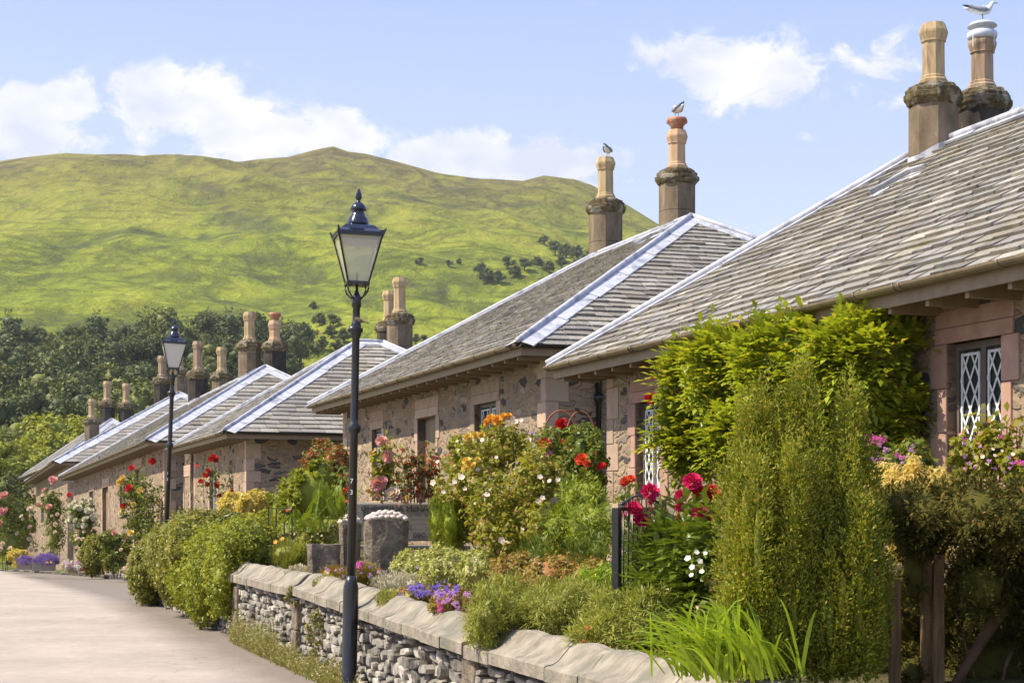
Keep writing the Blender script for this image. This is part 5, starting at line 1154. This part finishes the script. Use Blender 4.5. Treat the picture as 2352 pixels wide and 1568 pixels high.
rose_stems('pink_rose', 'thin pink rose stems in front of the left window of the second cottage', 862, 905, 1000, 1150, 19.8, 7, .085, 'roseyellow', [(876, 1013, 24, 'double', 'pinkp'), (893, 1049, 26, 'double', 'pinkp'), (868, 1112, 30, 'double', 'pinkp'), (880, 1106, 24, 'double', 'pinkp'), (903, 1136, 34, 'double', 'palepink'), (912, 1142, 22, 'double', 'pinkp'), (868, 1138, 12, 'double', 'pinkp')], lf=60)
rose_stems('budding_rose', 'red tinged rose stems in front of the brown cottage door', 915, 1010, 1010, 1155, 20.4, 11, .08, 'redleaf', [(984, 1057, 12, 'cluster', 'scarlet'), (1000, 1066, 10, 'cluster', 'scarlet'), (935, 1142, 10, 'double', 'yellowp'), (1030, 1045, 12, 'cluster', 'scarlet')], lf=48)
rose_stems('red_geranium', 'small red flowers directly left of the near lamp post', 785, 803, 1075, 1180, 19.2, 3, .07, 'rose', [(797, 1122, 16, 'cluster', 'scarlet'), (792, 1130, 12, 'cluster', 'red'), (797, 1150, 13, 'cluster', 'scarlet'), (796, 1090, 9, 'cluster', 'scarlet')], lf=40)
rose_stems('orange_rose', 'single orange red rose on a stem above the black gate post', 1425, 1455, 1095, 1250, 11.8, 3, .06, 'rose', [(1437, 1106, 22, 'double', 'scarlet'), (1450, 1101, 20, 'double', 'scarlet'), (1432, 1112, 14, 'double', 'red')], lf=40)
# right window planting
plant('fuchsia', 'bush of small magenta and mauve flowers under the creeper, right of the golden yew', 'flowering bush', [E(1965, 1000, 2080, 1120, 7.1, th=.3), E(2040, 1010, 2140, 1130, 7.0, th=.3)], 3600, .045, 'rose', aspect=.55, ck=.5, flowers=scat(14, 1980, 2020, 1002, 1022, 13, 'cluster', 'magenta') + scat(20, 2000, 2095, 1020, 1075, 12, 'cluster', 'mauve') + scat(10, 2010, 2080, 1040, 1090, 11, 'cluster', 'magenta') + [(2029, 1010, 16, 'cluster', 'magenta')])
rrb = [E(2175, 1000, 2270, 1110, 6.5, th=.2), E(2240, 985, 2320, 1110, 6.4, th=.2), E(2300, 1030, 2400, 1120, 6.3, th=.25)]
plant('shrub_rose', 'loose rose with mauve buds in front of the diamond paned window', 'rose', rrb, 2600, .05, 'roseyellow', aspect=.6, clump=.3, lo=.3, ck=0, stems=7, flowers=scat(24, 2210, 2345, 1010, 1090, 11, 'cluster', 'mauve') + scat(10, 2240, 2330, 1030, 1080, 10, 'single', 'palepink') + scat(6, 2290, 2350, 1050, 1075, 11, 'cluster', 'magenta'))
rose_stems('window_rose', 'leafy rose shoots reaching up the diamond paned window', 2215, 2345, 960, 1110, dl(2270, 7.3), 9, .075, 'roseyellow', [(2215, 1010, 12, 'cluster', 'magenta'), (2300, 1004, 12, 'cluster', 'magenta')], lf=34)
def plume(px0, px1, ytop, ybot, d, n, L, lab):
    root = None; b0 = at((px0 + px1) / 2, ybot, d); Q = []
    for i in range(n):
        x = random.uniform(px0, px1); yt = ytop + random.uniform(0, .55) * (ybot - ytop) + abs(x - (px0 + px1) / 2) / (px1 - px0) * 22; h = (ybot - yt) * d / FP; k = 120
        t = RNG.uniform(.1, 1, k); P = np.stack([(x - (px0 + px1) / 2) * d / FP + RNG.normal(0, .012, k), RNG.normal(0, .03, k), h * t], 1); a_ = RNG.uniform(0, 6.28, k); D = nrm(np.stack([np.cos(a_), np.sin(a_), RNG.uniform(.2, .9, k)], 1)); Ln = L * (1.15 - t) * RNG.uniform(.6, 1.2, k)
        Q.append(blade_quads(P, D, Ln, .008 * np.ones(k), .9, 3))
    quads('golden_plume', np.concatenate(Q), LM['goldplume'], loc=b0, label=lab, cat='plume plant', group='pale yellow plumes behind the yew hedge')
plume(1965, 2050, 1045, 1130, 9.0, 9, .14, 'pale yellow feathery plumes right behind the golden yew'); plume(2045, 2140, 1030, 1130, 8.7, 9, .14, 'tallest pale yellow feathery plumes above the dark hedge'); plume(2130, 2190, 1065, 1125, 8.6, 5, .12, 'rightmost short yellow plumes above the dark hedge'); plume(2010, 2200, 1190, 1290, 9.2, 12, .14, 'yellow plumes glowing through the gap in the dark hedge')
# left side: conifers, ferns, hedge
cb = [E(606, 1120, 720, 1250, 5.2, th=.6), E(628, 1085, 740, 1250, 5.3, th=.6), E(660, 1065, 770, 1200, 5.4, th=.5), E(640, 1130, 700, 1240, 5.1, th=.4), E(700, 1050, 780, 1150, 5.6, th=.4)]
plant('spreading_conifer', 'bright green layered conifer left of the near lamp, before the third cottage', 'conifer', cb, 13000, .085, 'hedgebright', 'needle', .35, clump=.2, per=40, squash=.6, ck=.75, lo=.75)
plant('red_tipped_shrub', 'shrub with red leaf tips just left of the near lamp post', 'shrub', [E(695, 1012, 800, 1120, 6.4, th=.5), E(740, 1030, 812, 1150, 6.4, th=.5)], 6500, .075, 'redleaf', aspect=.55, clump=.25, ck=.6)
def ferns():
    d = 18.6; b0 = at(765, 1195, d); n = 26; P = np.stack([RNG.normal(0, .12, n), RNG.normal(0, .1, n), np.zeros(n)], 1); D = nrm(np.stack([RNG.normal(0, .3, n), RNG.normal(-.1, .3, n), np.ones(n)], 1))
    Q = frond_quads(P, D, RNG.uniform(.35, .62, n), 18, .16, .32, .25, 1.0); quads('fern', Q, LM['fern'], loc=b0, label='upright green fern fronds beside the near lamp post', cat='fern')
    b0 = at(712, 1225, 18.8); Q = frond_quads(P * 1.2, D, RNG.uniform(.3, .5, n), 16, .16, .32, .45, 1.0); quads('fern', Q, LM['fern'], loc=b0, label='lower fern clump in front of the layered conifer', cat='fern')
ferns()
plant('gold_shrub', 'domed golden yellow shrub behind the clipped hedge', 'shrub', [E(502, 1132, 575, 1200, 5.3, th=.4), E(545, 1128, 622, 1195, 5.3, th=.4)], 5200, .075, 'golden', aspect=.45, clump=.3, ck=.8)
plant('amber_shrub', 'low amber orange shrub in front of the golden shrub', 'shrub', [E(538, 1178, 615, 1235, 4.9, th=.35)], 3200, .05, 'orange', 'up', .35, ck=.8)
plant('pale_green_shrub', 'pale green leafy bush left of the shell topped pillars', 'shrub', [E(690, 1185, 785, 1255, 4.9, th=.4), E(640, 1195, 720, 1250, 4.9, th=.35)], 4800, .06, 'varieg', aspect=.5, ck=.7, flowers=[(660, 1172, 10, 'cluster', 'scarlet'), (668, 1168, 9, 'cluster', 'pinkp')])
plant('poppies', 'grassy clump with small orange poppies above the far coping', 'flowers', [E(560, 1255, 640, 1312, 4.0, th=.25), E(615, 1240, 712, 1310, 4.2, th=.3)], 6000, .05, 'soft', 'up', .22, ck=.7, flowers=[(616, 1258, 14, 'single', 'orangep', .15), (633, 1244, 12, 'single', 'orangep', .15), (648, 1238, 13, 'single', 'orangep', .15)])
plant('trailing_thyme', 'green mat creeping over the coping just left of the near lamp base', 'stonecrop', [E(715, 1322, 790, 1362, 3.68, th=.18)], 3200, .02, 'soft', 'up', .5, ck=.7)
plant('trailing_campion', 'small grey green tuft hanging over the coping right of the near lamp', 'stonecrop', [E(862, 1352, 925, 1402, 3.62, th=.14)], 2600, .022, 'varieg', 'up', .45, ck=.6)
plant('cream_stonecrop', 'cream foliage tumbling over the far coping stones', 'stonecrop', [E(655, 1300, 720, 1345, 3.75, th=.2)], 2400, .035, 'silver', 'up', .4, ck=.7)
hg = [E(428, 1205, 560, 1400, 3.5, th=1.0), E(490, 1190, 622, 1330, 3.75, th=1.1), E(428, 1280, 520, 1440, 3.38, th=.5), E(470, 1250, 565, 1420, 3.45, th=.6), E(400, 1230, 500, 1410, 3.45, th=1.0), E(520, 1180, 640, 1300, 3.9, th=1.0)]
plant('clipped_hedge', 'bright green clipped hedge tumbling over the wall, nearest of the hedge lobes', 'hedge', hg, 28000, .05, 'hedgebright', aspect=.5, clump=.18, per=24, ck=.7, lo=.78, group='hedge lobes over the far wall')
hg2 = [E(378, 1168, 510, 1370, 3.55, th=1.2), E(430, 1170, 560, 1280, 3.9, th=1.0), E(366, 1230, 450, 1392, 3.4, th=.8), E(345, 1195, 450, 1350, 3.6, th=1.2), E(400, 1180, 500, 1330, 3.5, th=1.2)]
plant('clipped_hedge', 'olive green rounded hedge lobe between the lamp base and the bright hedge', 'hedge', hg2, 26000, .06, 'hedge', aspect=.5, clump=.16, per=24, ck=.72, lo=.8, group='hedge lobes over the far wall')
hg3 = [E(306, 1235, 400, 1390, d=28.2, th=1.0), E(330, 1213, 430, 1340, d=28.4, th=.8)]
plant('clipped_hedge', 'leftmost round hedge lobe touching the road edge', 'hedge', hg3, 20000, .07, 'hedge', aspect=.5, clump=.16, per=24, ck=.74, lo=.8, group='hedge lobes over the far wall')
# weeds at the wall foot
def weeds():
    for (u0, u1, n, h, lab) in ((535, 640, 900, .50, 'tall dry weeds against the wall foot near the hedge'), (640, 800, 1500, .28, 'low dry grass and weeds along the wall foot left of the near lamp'), (800, 1050, 900, .18, 'short weeds at the wall foot right of the near lamp')):
        PX = RNG.uniform(u0, u1, n); P = []; 
        for px in PX: d = dl(px, 3.36 + random.uniform(-.07, .06)); P.append(((px - CX) / FP * d, d, 0))
        P = np.array(P); b0 = Vector((P[:, 0].mean(), P[:, 1].mean(), 0)); P -= np.array([b0.x, b0.y, 0]); D = nrm(np.stack([RNG.normal(-.1, .22, n), RNG.normal(0, .22, n), np.ones(n)], 1)); Ln = h * RNG.uniform(.25, 1.1, n) * (.35 + .65 * np.abs(np.sin(PX / 17)))
        Q = [blade_quads(P, D, Ln, .005 * np.ones(n), .3, 3)]
        k = n * 7; i = RNG.integers(0, n, k); t = RNG.uniform(.2, 1, (k, 1)); pp = P[i] + D[i] * Ln[i][:, None] * t + RNG.normal(0, .02, (k, 3)); ln = .028 * RNG.uniform(.5, 1.3, k); Q.append(leaf_quads(pp, nrm(sph(k) + np.array([0, 0, .5])), sph(k), ln, ln * .45))
        quads('weeds', np.concatenate(Q), LM['drygrass'], loc=b0, label=lab, cat='weeds', kind='stuff')
weeds()
plant('ivy_patch', 'brown and green creeper hanging on the wall face left of the near lamp', 'creeper', [E(700, 1400, 760, 1500, d=dl(730, 3.44), th=.05), E(655, 1345, 690, 1400, d=dl(672, 3.44), th=.05)], 1600, .03, 'drygrass', ck=0)

# ------------------------------------------------------------------ left frontage beds
def gz(d): return zroad(d)
def rose_bush_far(x0, y0, x1, y1, d, label, n, mat, fl, cat='rose bush', name='rose_bush', k=.09, grp='roses in front of the far cottages'):
    w_, h = x1 - x0, y1 - y0; b = [E(x0, y0, x0 + w_ * .7, y0 + h * .5, d=d), E(x0 + w_ * .25, y0 + h * .1, x1, y0 + h * .6, d=d), E(x0 + w_ * .1, y0 + h * .35, x1 - w_ * .05, y1, d=d)]
    b = [(c, (r[0], min(r[0], .5), r[2])) for c, r in b]
    return plant(name, label, cat, b, n, k, mat, aspect=.6, clump=.25, per=20, lo=.4, ck=.4, flowers=fl, stems=3, group=grp)
rose_bush_far(272, 1085, 362, 1250, dl(317, 5.9), 'climbing rose with red and yellow flowers left of the further lamp post', 3800, 'rose', [(350, 1060, 16, 'double', 'red'), (303, 1076, 15, 'double', 'red'), (297, 1122, 18, 'double', 'red'), (284, 1163, 14, 'double', 'red'), (277, 1108, 18, 'double', 'yellowp'), (283, 1098, 14, 'double', 'yellowp'), (322, 1128, 17, 'double', 'yellowp'), (340, 1136, 12, 'double', 'palepink'), (307, 1158, 12, 'double', 'yellowp'), (280, 1172, 12, 'double', 'yellowp'), (345, 1158, 10, 'single', 'palepink')], name='climbing_rose')
rose_stems('climbing_rose', 'thin climbing stems right of the red and yellow rose on the long cottage', 320, 372, 1062, 1260, dl(346, 6.0), 6, .12, 'rose', [], lw=.14, lf=90, group='roses in front of the far cottages')
rose_bush_far(222, 1215, 308, 1320, dl(275, 4.9), 'low rose bush at the road edge with a single yellow flower', 4200, 'rose', [(262, 1222, 12, 'double', 'pinkp'), (300, 1224, 14, 'double', 'yellowp'), (278, 1262, 8, 'double', 'palepink')])
rose_bush_far(148, 1140, 228, 1290, dl(190, 5.0), 'rose bush full of cream white flowers by the long cottage', 4200, 'rose', scat(26, 155, 222, 1145, 1210, 12, 'double', 'whitep') + scat(8, 165, 200, 1215, 1270, 9, 'double', 'palepink') + [(160, 1137, 12, 'double', 'red')])
rose_bush_far(92, 1112, 155, 1290, dl(125, 5.0), 'tall rose bush with pink flowers behind the purple planters', 4200, 'rose', [(125, 1105, 18, 'double', 'pinkp'), (119, 1100, 14, 'double', 'pinkp'), (102, 1125, 10, 'double', 'pinkp'), (112, 1164, 14, 'double', 'pinkp'), (90, 1160, 12, 'double', 'pinkp'), (158, 1150, 12, 'double', 'palepink')] + scat(8, 95, 150, 1180, 1260, 8, 'double', 'palepink'))
rose_bush_far(-60, 1118, 95, 1306, 70, 'sprawling pink rose bush at the left edge of the photograph', 6000, 'rose', [(5, 1140, 18, 'double', 'pinkp'), (14, 1136, 14, 'double', 'pinkp'), (3, 1175, 18, 'double', 'pinkp'), (14, 1172, 14, 'double', 'pinkp'), (0, 1200, 12, 'double', 'pinkp')] + scat(16, 0, 85, 1160, 1270, 9, 'double', 'palepink'))
plant('box_ball', 'rounded olive shrub at the road edge left of the low rose bush', 'shrub', [E(184, 1228, 250, 1322, dl(217, 4.7), th=1.0) if False else E(184, 1228, 250, 1322, d=dl(217, 4.7), th=.7)], 5200, .09, 'hedge', aspect=.5, clump=.2, ck=.8, lo=.75)
plant('yellow_flowers', 'low bright yellow plant beside the purple planters', 'flowers', [E(20, 1258, 72, 1300, d=57, th=.4)], 1800, .08, 'golden', ck=.7)
def planter(x0, x1, y0, y1, d, label, fx0, fx1):
    a, b = at(x0, y1, d), at(x1, y0, d); w_ = b.x - a.x; h = b.z - a.z
    root = empty('planter_box', (a.x, d, a.z), label, 'planter', 'timber planters with purple flowers', (0, 0, R(12)))
    m_ = MB(); m_.box(0, w_, 0, .03, 0, h); m_.box(0, w_, .42, .45, 0, h); m_.box(0, .03, .03, .42, 0, h); m_.box(w_ - .03, w_, .03, .42, 0, h); m_.build('box', M['greywood'], root)
    m_ = MB(); m_.box(.03, w_ - .03, .03, .42, h - .1, h - .05); m_.build('soil', M['soil'], root)
planter(40, 70, 1290, 1308, 55, 'left timber planter of purple flowers at the road edge', 0, 0); planter(74, 124, 1291, 1311, 54, 'right timber planter of purple flowers at the road edge', 0, 0)
plant('lavender', 'mass of purple flowers in the right timber planter', 'flowers', [E(72, 1272, 140, 1298, d=54.2, th=.3)], 5200, .045, 'lavender', 'up', .4, ck=.45, flowers=[(108, 1290, 8, 'cluster', 'yellowp'), (118, 1290, 7, 'cluster', 'yellowp')])
plant('lavender', 'purple flowers in the left timber planter', 'flowers', [E(38, 1277, 76, 1298, d=55.2, th=.3)], 3000, .045, 'lavender', 'up', .4, ck=.45)
plant('bedding_flowers', 'low white and mauve bedding flowers at the road edge', 'flowers', [E(136, 1286, 186, 1316, d=52, th=.35)], 1500, .07, 'silver', ck=.6, flowers=scat(10, 140, 184, 1290, 1310, 8, 'cluster', 'whitep') + scat(8, 145, 184, 1288, 1312, 8, 'cluster', 'mauve') + [(205 - 15, 1308, 8, 'cluster', 'red')])
plant('bedding_flowers', 'small white and pink flowers on the edging stones left of the hedge', 'flowers', [E(282, 1296, 306, 1322, d=47, th=.3)], 700, .06, 'silver', ck=.6, flowers=scat(8, 284, 304, 1300, 1320, 7, 'cluster', 'whitep') + scat(4, 284, 304, 1300, 1320, 7, 'cluster', 'pinkp'))
def kerb():
    root = empty('bed_edging', LW(3.5, 45), 'row of low edging stones between the road and the rose beds', 'edging')
    root.location.z = zroad(45)
    for i in range(60):
        px = -60 + i * 6.4; t = px / 320; y_ = 1312 + 20 * max(0, t) ** 1.3; d = 80 - 32 * max(0, min(1, t)); p_ = at(px, y_, d); 
        if i % 2: continue
        m_ = MB(); s_ = random.uniform(.18, .3); m_.box(-s_, s_, -.12, .12, -.3, random.uniform(.04, .16), j=.04); o = m_.build('edging_stone', M['coping'], root, loc=p_ - root.location, bevel=.03)
kerb()
# red climbing rose on third cottage front and garden of cottage C
rose_stems('climbing_rose', 'climbing rose with scattered red flowers on the front of the third cottage', 462, 535, 1040, 1160, dl(490, 6.6), 6, .10, 'rose', [(491, 1052, 16, 'double', 'red'), (484, 1054, 12, 'double', 'red'), (499, 1056, 12, 'double', 'red'), (474, 1092, 15, 'double', 'red'), (462, 1106, 12, 'double', 'red'), (478, 1082, 12, 'double', 'red'), (500, 1113, 15, 'double', 'red'), (476, 1112, 10, 'double', 'red'), (533, 1130, 13, 'double', 'red'), (504, 1140, 12, 'double', 'red'), (452, 1070, 10, 'cluster', 'red')], lw=.12, lf=46)

# ------------------------------------------------------------------ trees
def tree_proto(seed, H, spread, mat, n=5200, leaf=.42):
    global RNG
    RNG = np.random.default_rng(seed); random.seed(seed)
    root = bpy.data.objects.new('tree', None); COL.objects.link(root)
    tr = MB(); hs = H * .45; tr.tube([(0, 0, -1), (.05, 0, hs * .5), (.1, .1, hs), (.0, .1, H * .75)], [H * .03, H * .024, H * .018, H * .006], 8)
    bl = []
    for i in range(9):
        a = i * 2.4 + seed; r = spread * random.uniform(.35, .75); z = H * random.uniform(.38, .85); e = (math.cos(a) * r, math.sin(a) * r, z)
        if z > H * .7: e = (e[0] * .5, e[1] * .5, e[2])
        tr.tube([(0, 0, hs * random.uniform(.5, 1)), (e[0] * .5, e[1] * .5, z * .75), e], [H * .013, H * .008, H * .003], 6)
        bl.append((e, (spread * random.uniform(.32, .5), spread * random.uniform(.32, .5), H * random.uniform(.12, .2))))
    bl.append(((0, 0, H * .85), (spread * .38, spread * .38, H * .15))); bl.append(((0, 0, H * .5), (spread * .6, spread * .6, H * .25)))
    tr.build('trunk', M['bark'], root)
    Q = blob_leaves(bl, n, leaf, 'broad', .75, clump=.34, per=30, lo=.6); quads('crown', Q, LM[mat], root, extra=core(bl, .5)); return root
protos = {}
for key, mt in (('dark', 'tree_dark'), ('mid', 'tree_mid'), ('bright', 'tree_bright')):
    protos[key] = [tree_proto(11 + i * 7 + len(key), 14, 6.0 if i % 2 else 5.0, mt) for i in range(3)]
RNG = np.random.default_rng(99); random.seed(99)
used = set()
def place_tree(kind, px, ytop, d, wpx, label, group, minh=.25, cat='tree'):
    p = random.choice(protos[kind]); g = hill_z(px, d) if d > R0 else zground(0, d)
    ztop = CZ + (HY - ytop) / FP * d; h = max(3.0, ztop - g + .6); w_ = max(wpx * d / FP, h * (.82 if cat == 'tree' else .9))
    if p.name not in used: used.add(p.name); o = p
    else: o = copy_tree(p)
    o.location = ((px - CX) / FP * d, d, g - .6); sx = w_ / 11.0 * random.uniform(.95, 1.1); o.scale = (sx, sx, h / 14.2); o.rotation_euler = (0, 0, random.uniform(0, 6.28)); tag(o, label, cat, group); return o
rows = [(335, [(-60, 725), (20, 712), (75, 745), (118, 760), (165, 745), (225, 712), (285, 735), (345, 705), (385, 700), (440, 745), (480, 712), (530, 706), (585, 712), (640, 722), (690, 735)], 'dark', 'topmost row'),
        (290, [(-40, 770), (35, 775), (95, 790), (150, 765), (210, 772), (262, 765), (320, 770), (372, 760), (425, 770), (480, 775), (540, 770), (600, 780), (655, 800)], 'dark', 'second row'),
        (250, [(-30, 820), (30, 830), (90, 835), (150, 790), (205, 840), (260, 825), (315, 830), (365, 840), (420, 850), (480, 850), (545, 860), (610, 870)], 'dark', 'middle row'),
        (215, [(-40, 880), (20, 890), (75, 880), (130, 890), (185, 880), (240, 895), (300, 890), (350, 880), (410, 905), (470, 915)], 'dark', 'lower row'),
        (185, [(-30, 940), (40, 945), (95, 935), (260, 945), (330, 930)], 'mid', 'lowest row')]
LMK = [(-100, 'at the left photo edge'), (60, 'above the far rose bushes'), (140, 'above the round dark tree'), (220, 'above the furthest chimneys'), (300, 'left of the further lamp lantern'), (370, 'behind the further lamp'), (430, 'right of the further lamp lantern'), (500, 'above the paired far chimneys'), (570, 'behind the tall buff chimney'), (640, 'right of the fourth cottage chimneys')]
for d, lst, kd, rn in rows:
    for px, yt in lst:
        lm = [t for a, t in LMK if a <= px][-1]; place_tree(kd if random.random() > .33 else 'mid', px, yt, d * random.uniform(.97, 1.03), random.uniform(66, 96), 'dark woodland tree, %s, %s' % (rn, lm), 'dark trees of the wood below the hill')
for px, yt, d, wd, kd, lab in ((25, 1000, 140, 95, 'bright', 'bright yellow-green tree at the left photo edge'), (-40, 1010, 138, 110, 'bright', 'bright tree cut by the left photo edge'), (75, 1015, 150, 80, 'bright', 'bright yellow-green tree beside the dark bush'), (120, 938, 160, 85, 'bright', 'taller bright green tree behind the furthest cottage'), (180, 965, 155, 90, 'bright', 'bright green tree left of the furthest chimneys'), (205, 938, 172, 55, 'bright', 'narrow bright tree behind the furthest left chimney'), (20, 1075, 128, 60, 'mid', 'shaded bush in front of the bright trees'), (60, 985, 165, 70, 'mid', 'grey green tree between the bright trees'), (330, 862, 185, 75, 'mid', 'mid green tree left of the further lamp lantern'), (300, 900, 178, 60, 'mid', 'mid green tree behind the furthest cottage chimneys'), (250, 955, 160, 70, 'bright', 'bright tree between the furthest chimneys')):
    place_tree(kd, px, yt, d, wd, lab, 'bright trees behind the far cottages')
place_tree('bright', -10, 1120, 96, 90, 'low bush closing the road end at the left photo edge', 'bright trees behind the far cottages')
sh = [(735, 715, 36, 'a'), (765, 720, 34, 'b'), (790, 752, 40, 'c'), (760, 745, 36, 'd'), (740, 770, 38, 'e'), (775, 775, 34, 'f'), (955, 766, 26, 'g'), (975, 768, 26, 'h'), (1000, 772, 24, 'i'), (1105, 600, 36, 'j'), (1120, 612, 42, 'k'), (1145, 620, 36, 'l'), (1165, 588, 34, 'm'), (1185, 606, 34, 'n'), (1205, 592, 32, 'o'), (1235, 586, 36, 'p'), (1262, 596, 34, 'q'), (1250, 540, 24, 'r'), (1275, 552, 38, 's'), (1300, 556, 40, 't'), (1325, 560, 42, 'u'), (1350, 572, 40, 'v'), (1290, 585, 36, 'w'), (1375, 585, 40, 'x'), (965, 590, 20, 'y'), (1030, 596, 18, 'z'), (1055, 592, 16, 'aa'), (720, 690, 22, 'ab'), (1325, 590, 36, 'ac'), (700, 742, 30, 'ad')]
NB_ = ['left of the near lamp', 'close to the third cottage chimneys', 'right of the near lamp lantern', 'above the second cottage roof', 'left of the gull chimney']
for px, yt, wd, k in sh:
    e = (HY - skyline(px)) / FP; yb_ = yt + wd * .9; need = (HY - yb_) / FP
    lo_, hi_ = R0, R1
    for _ in range(30):
        mid = (lo_ + hi_) / 2
        if (hill_z(px, mid) - CZ) / mid < need: lo_ = mid
        else: hi_ = mid
    d = lo_; nb = NB_[0] if px < 800 else NB_[1] if px < 1010 else NB_[2] if px < 1150 else NB_[3] if px < 1270 else NB_[4]
    o = place_tree('dark', px, yt, d, wd * 1.15, 'dark bush on the green hillside, %s, %s' % (nb, 'upper' if yt < 650 and px > 900 or yt < 740 else 'lower'), 'dark bushes scattered on the hillside', cat='bush')
for v in protos.values():
    for p in v:
        if p.name not in used: 
            for c in list(p.children): bpy.data.objects.remove(c)
            bpy.data.objects.remove(p)

# ------------------------------------------------------------------ thin summer haze
def haze():
    m = bpy.data.materials.new('haze_air'); m.use_nodes = True; t = NT(m.node_tree); t.n.clear(); o_ = t.node('ShaderNodeOutputMaterial')
    v = t.node('ShaderNodeVolumePrincipled', {'Color': (.93, .95, 1, 1), 'Density': HAZE, 'Anisotropy': .3}); t.l.new(v.outputs[0], o_.inputs['Volume'])
    mb = MB(); mb.box(-2600, 2600, -130, 1600, -60, 420); o = mb.build('haze', m); tag(o, kind='stuff', label='thin pale summer haze over the valley')
HAZE = 0.00014
haze()
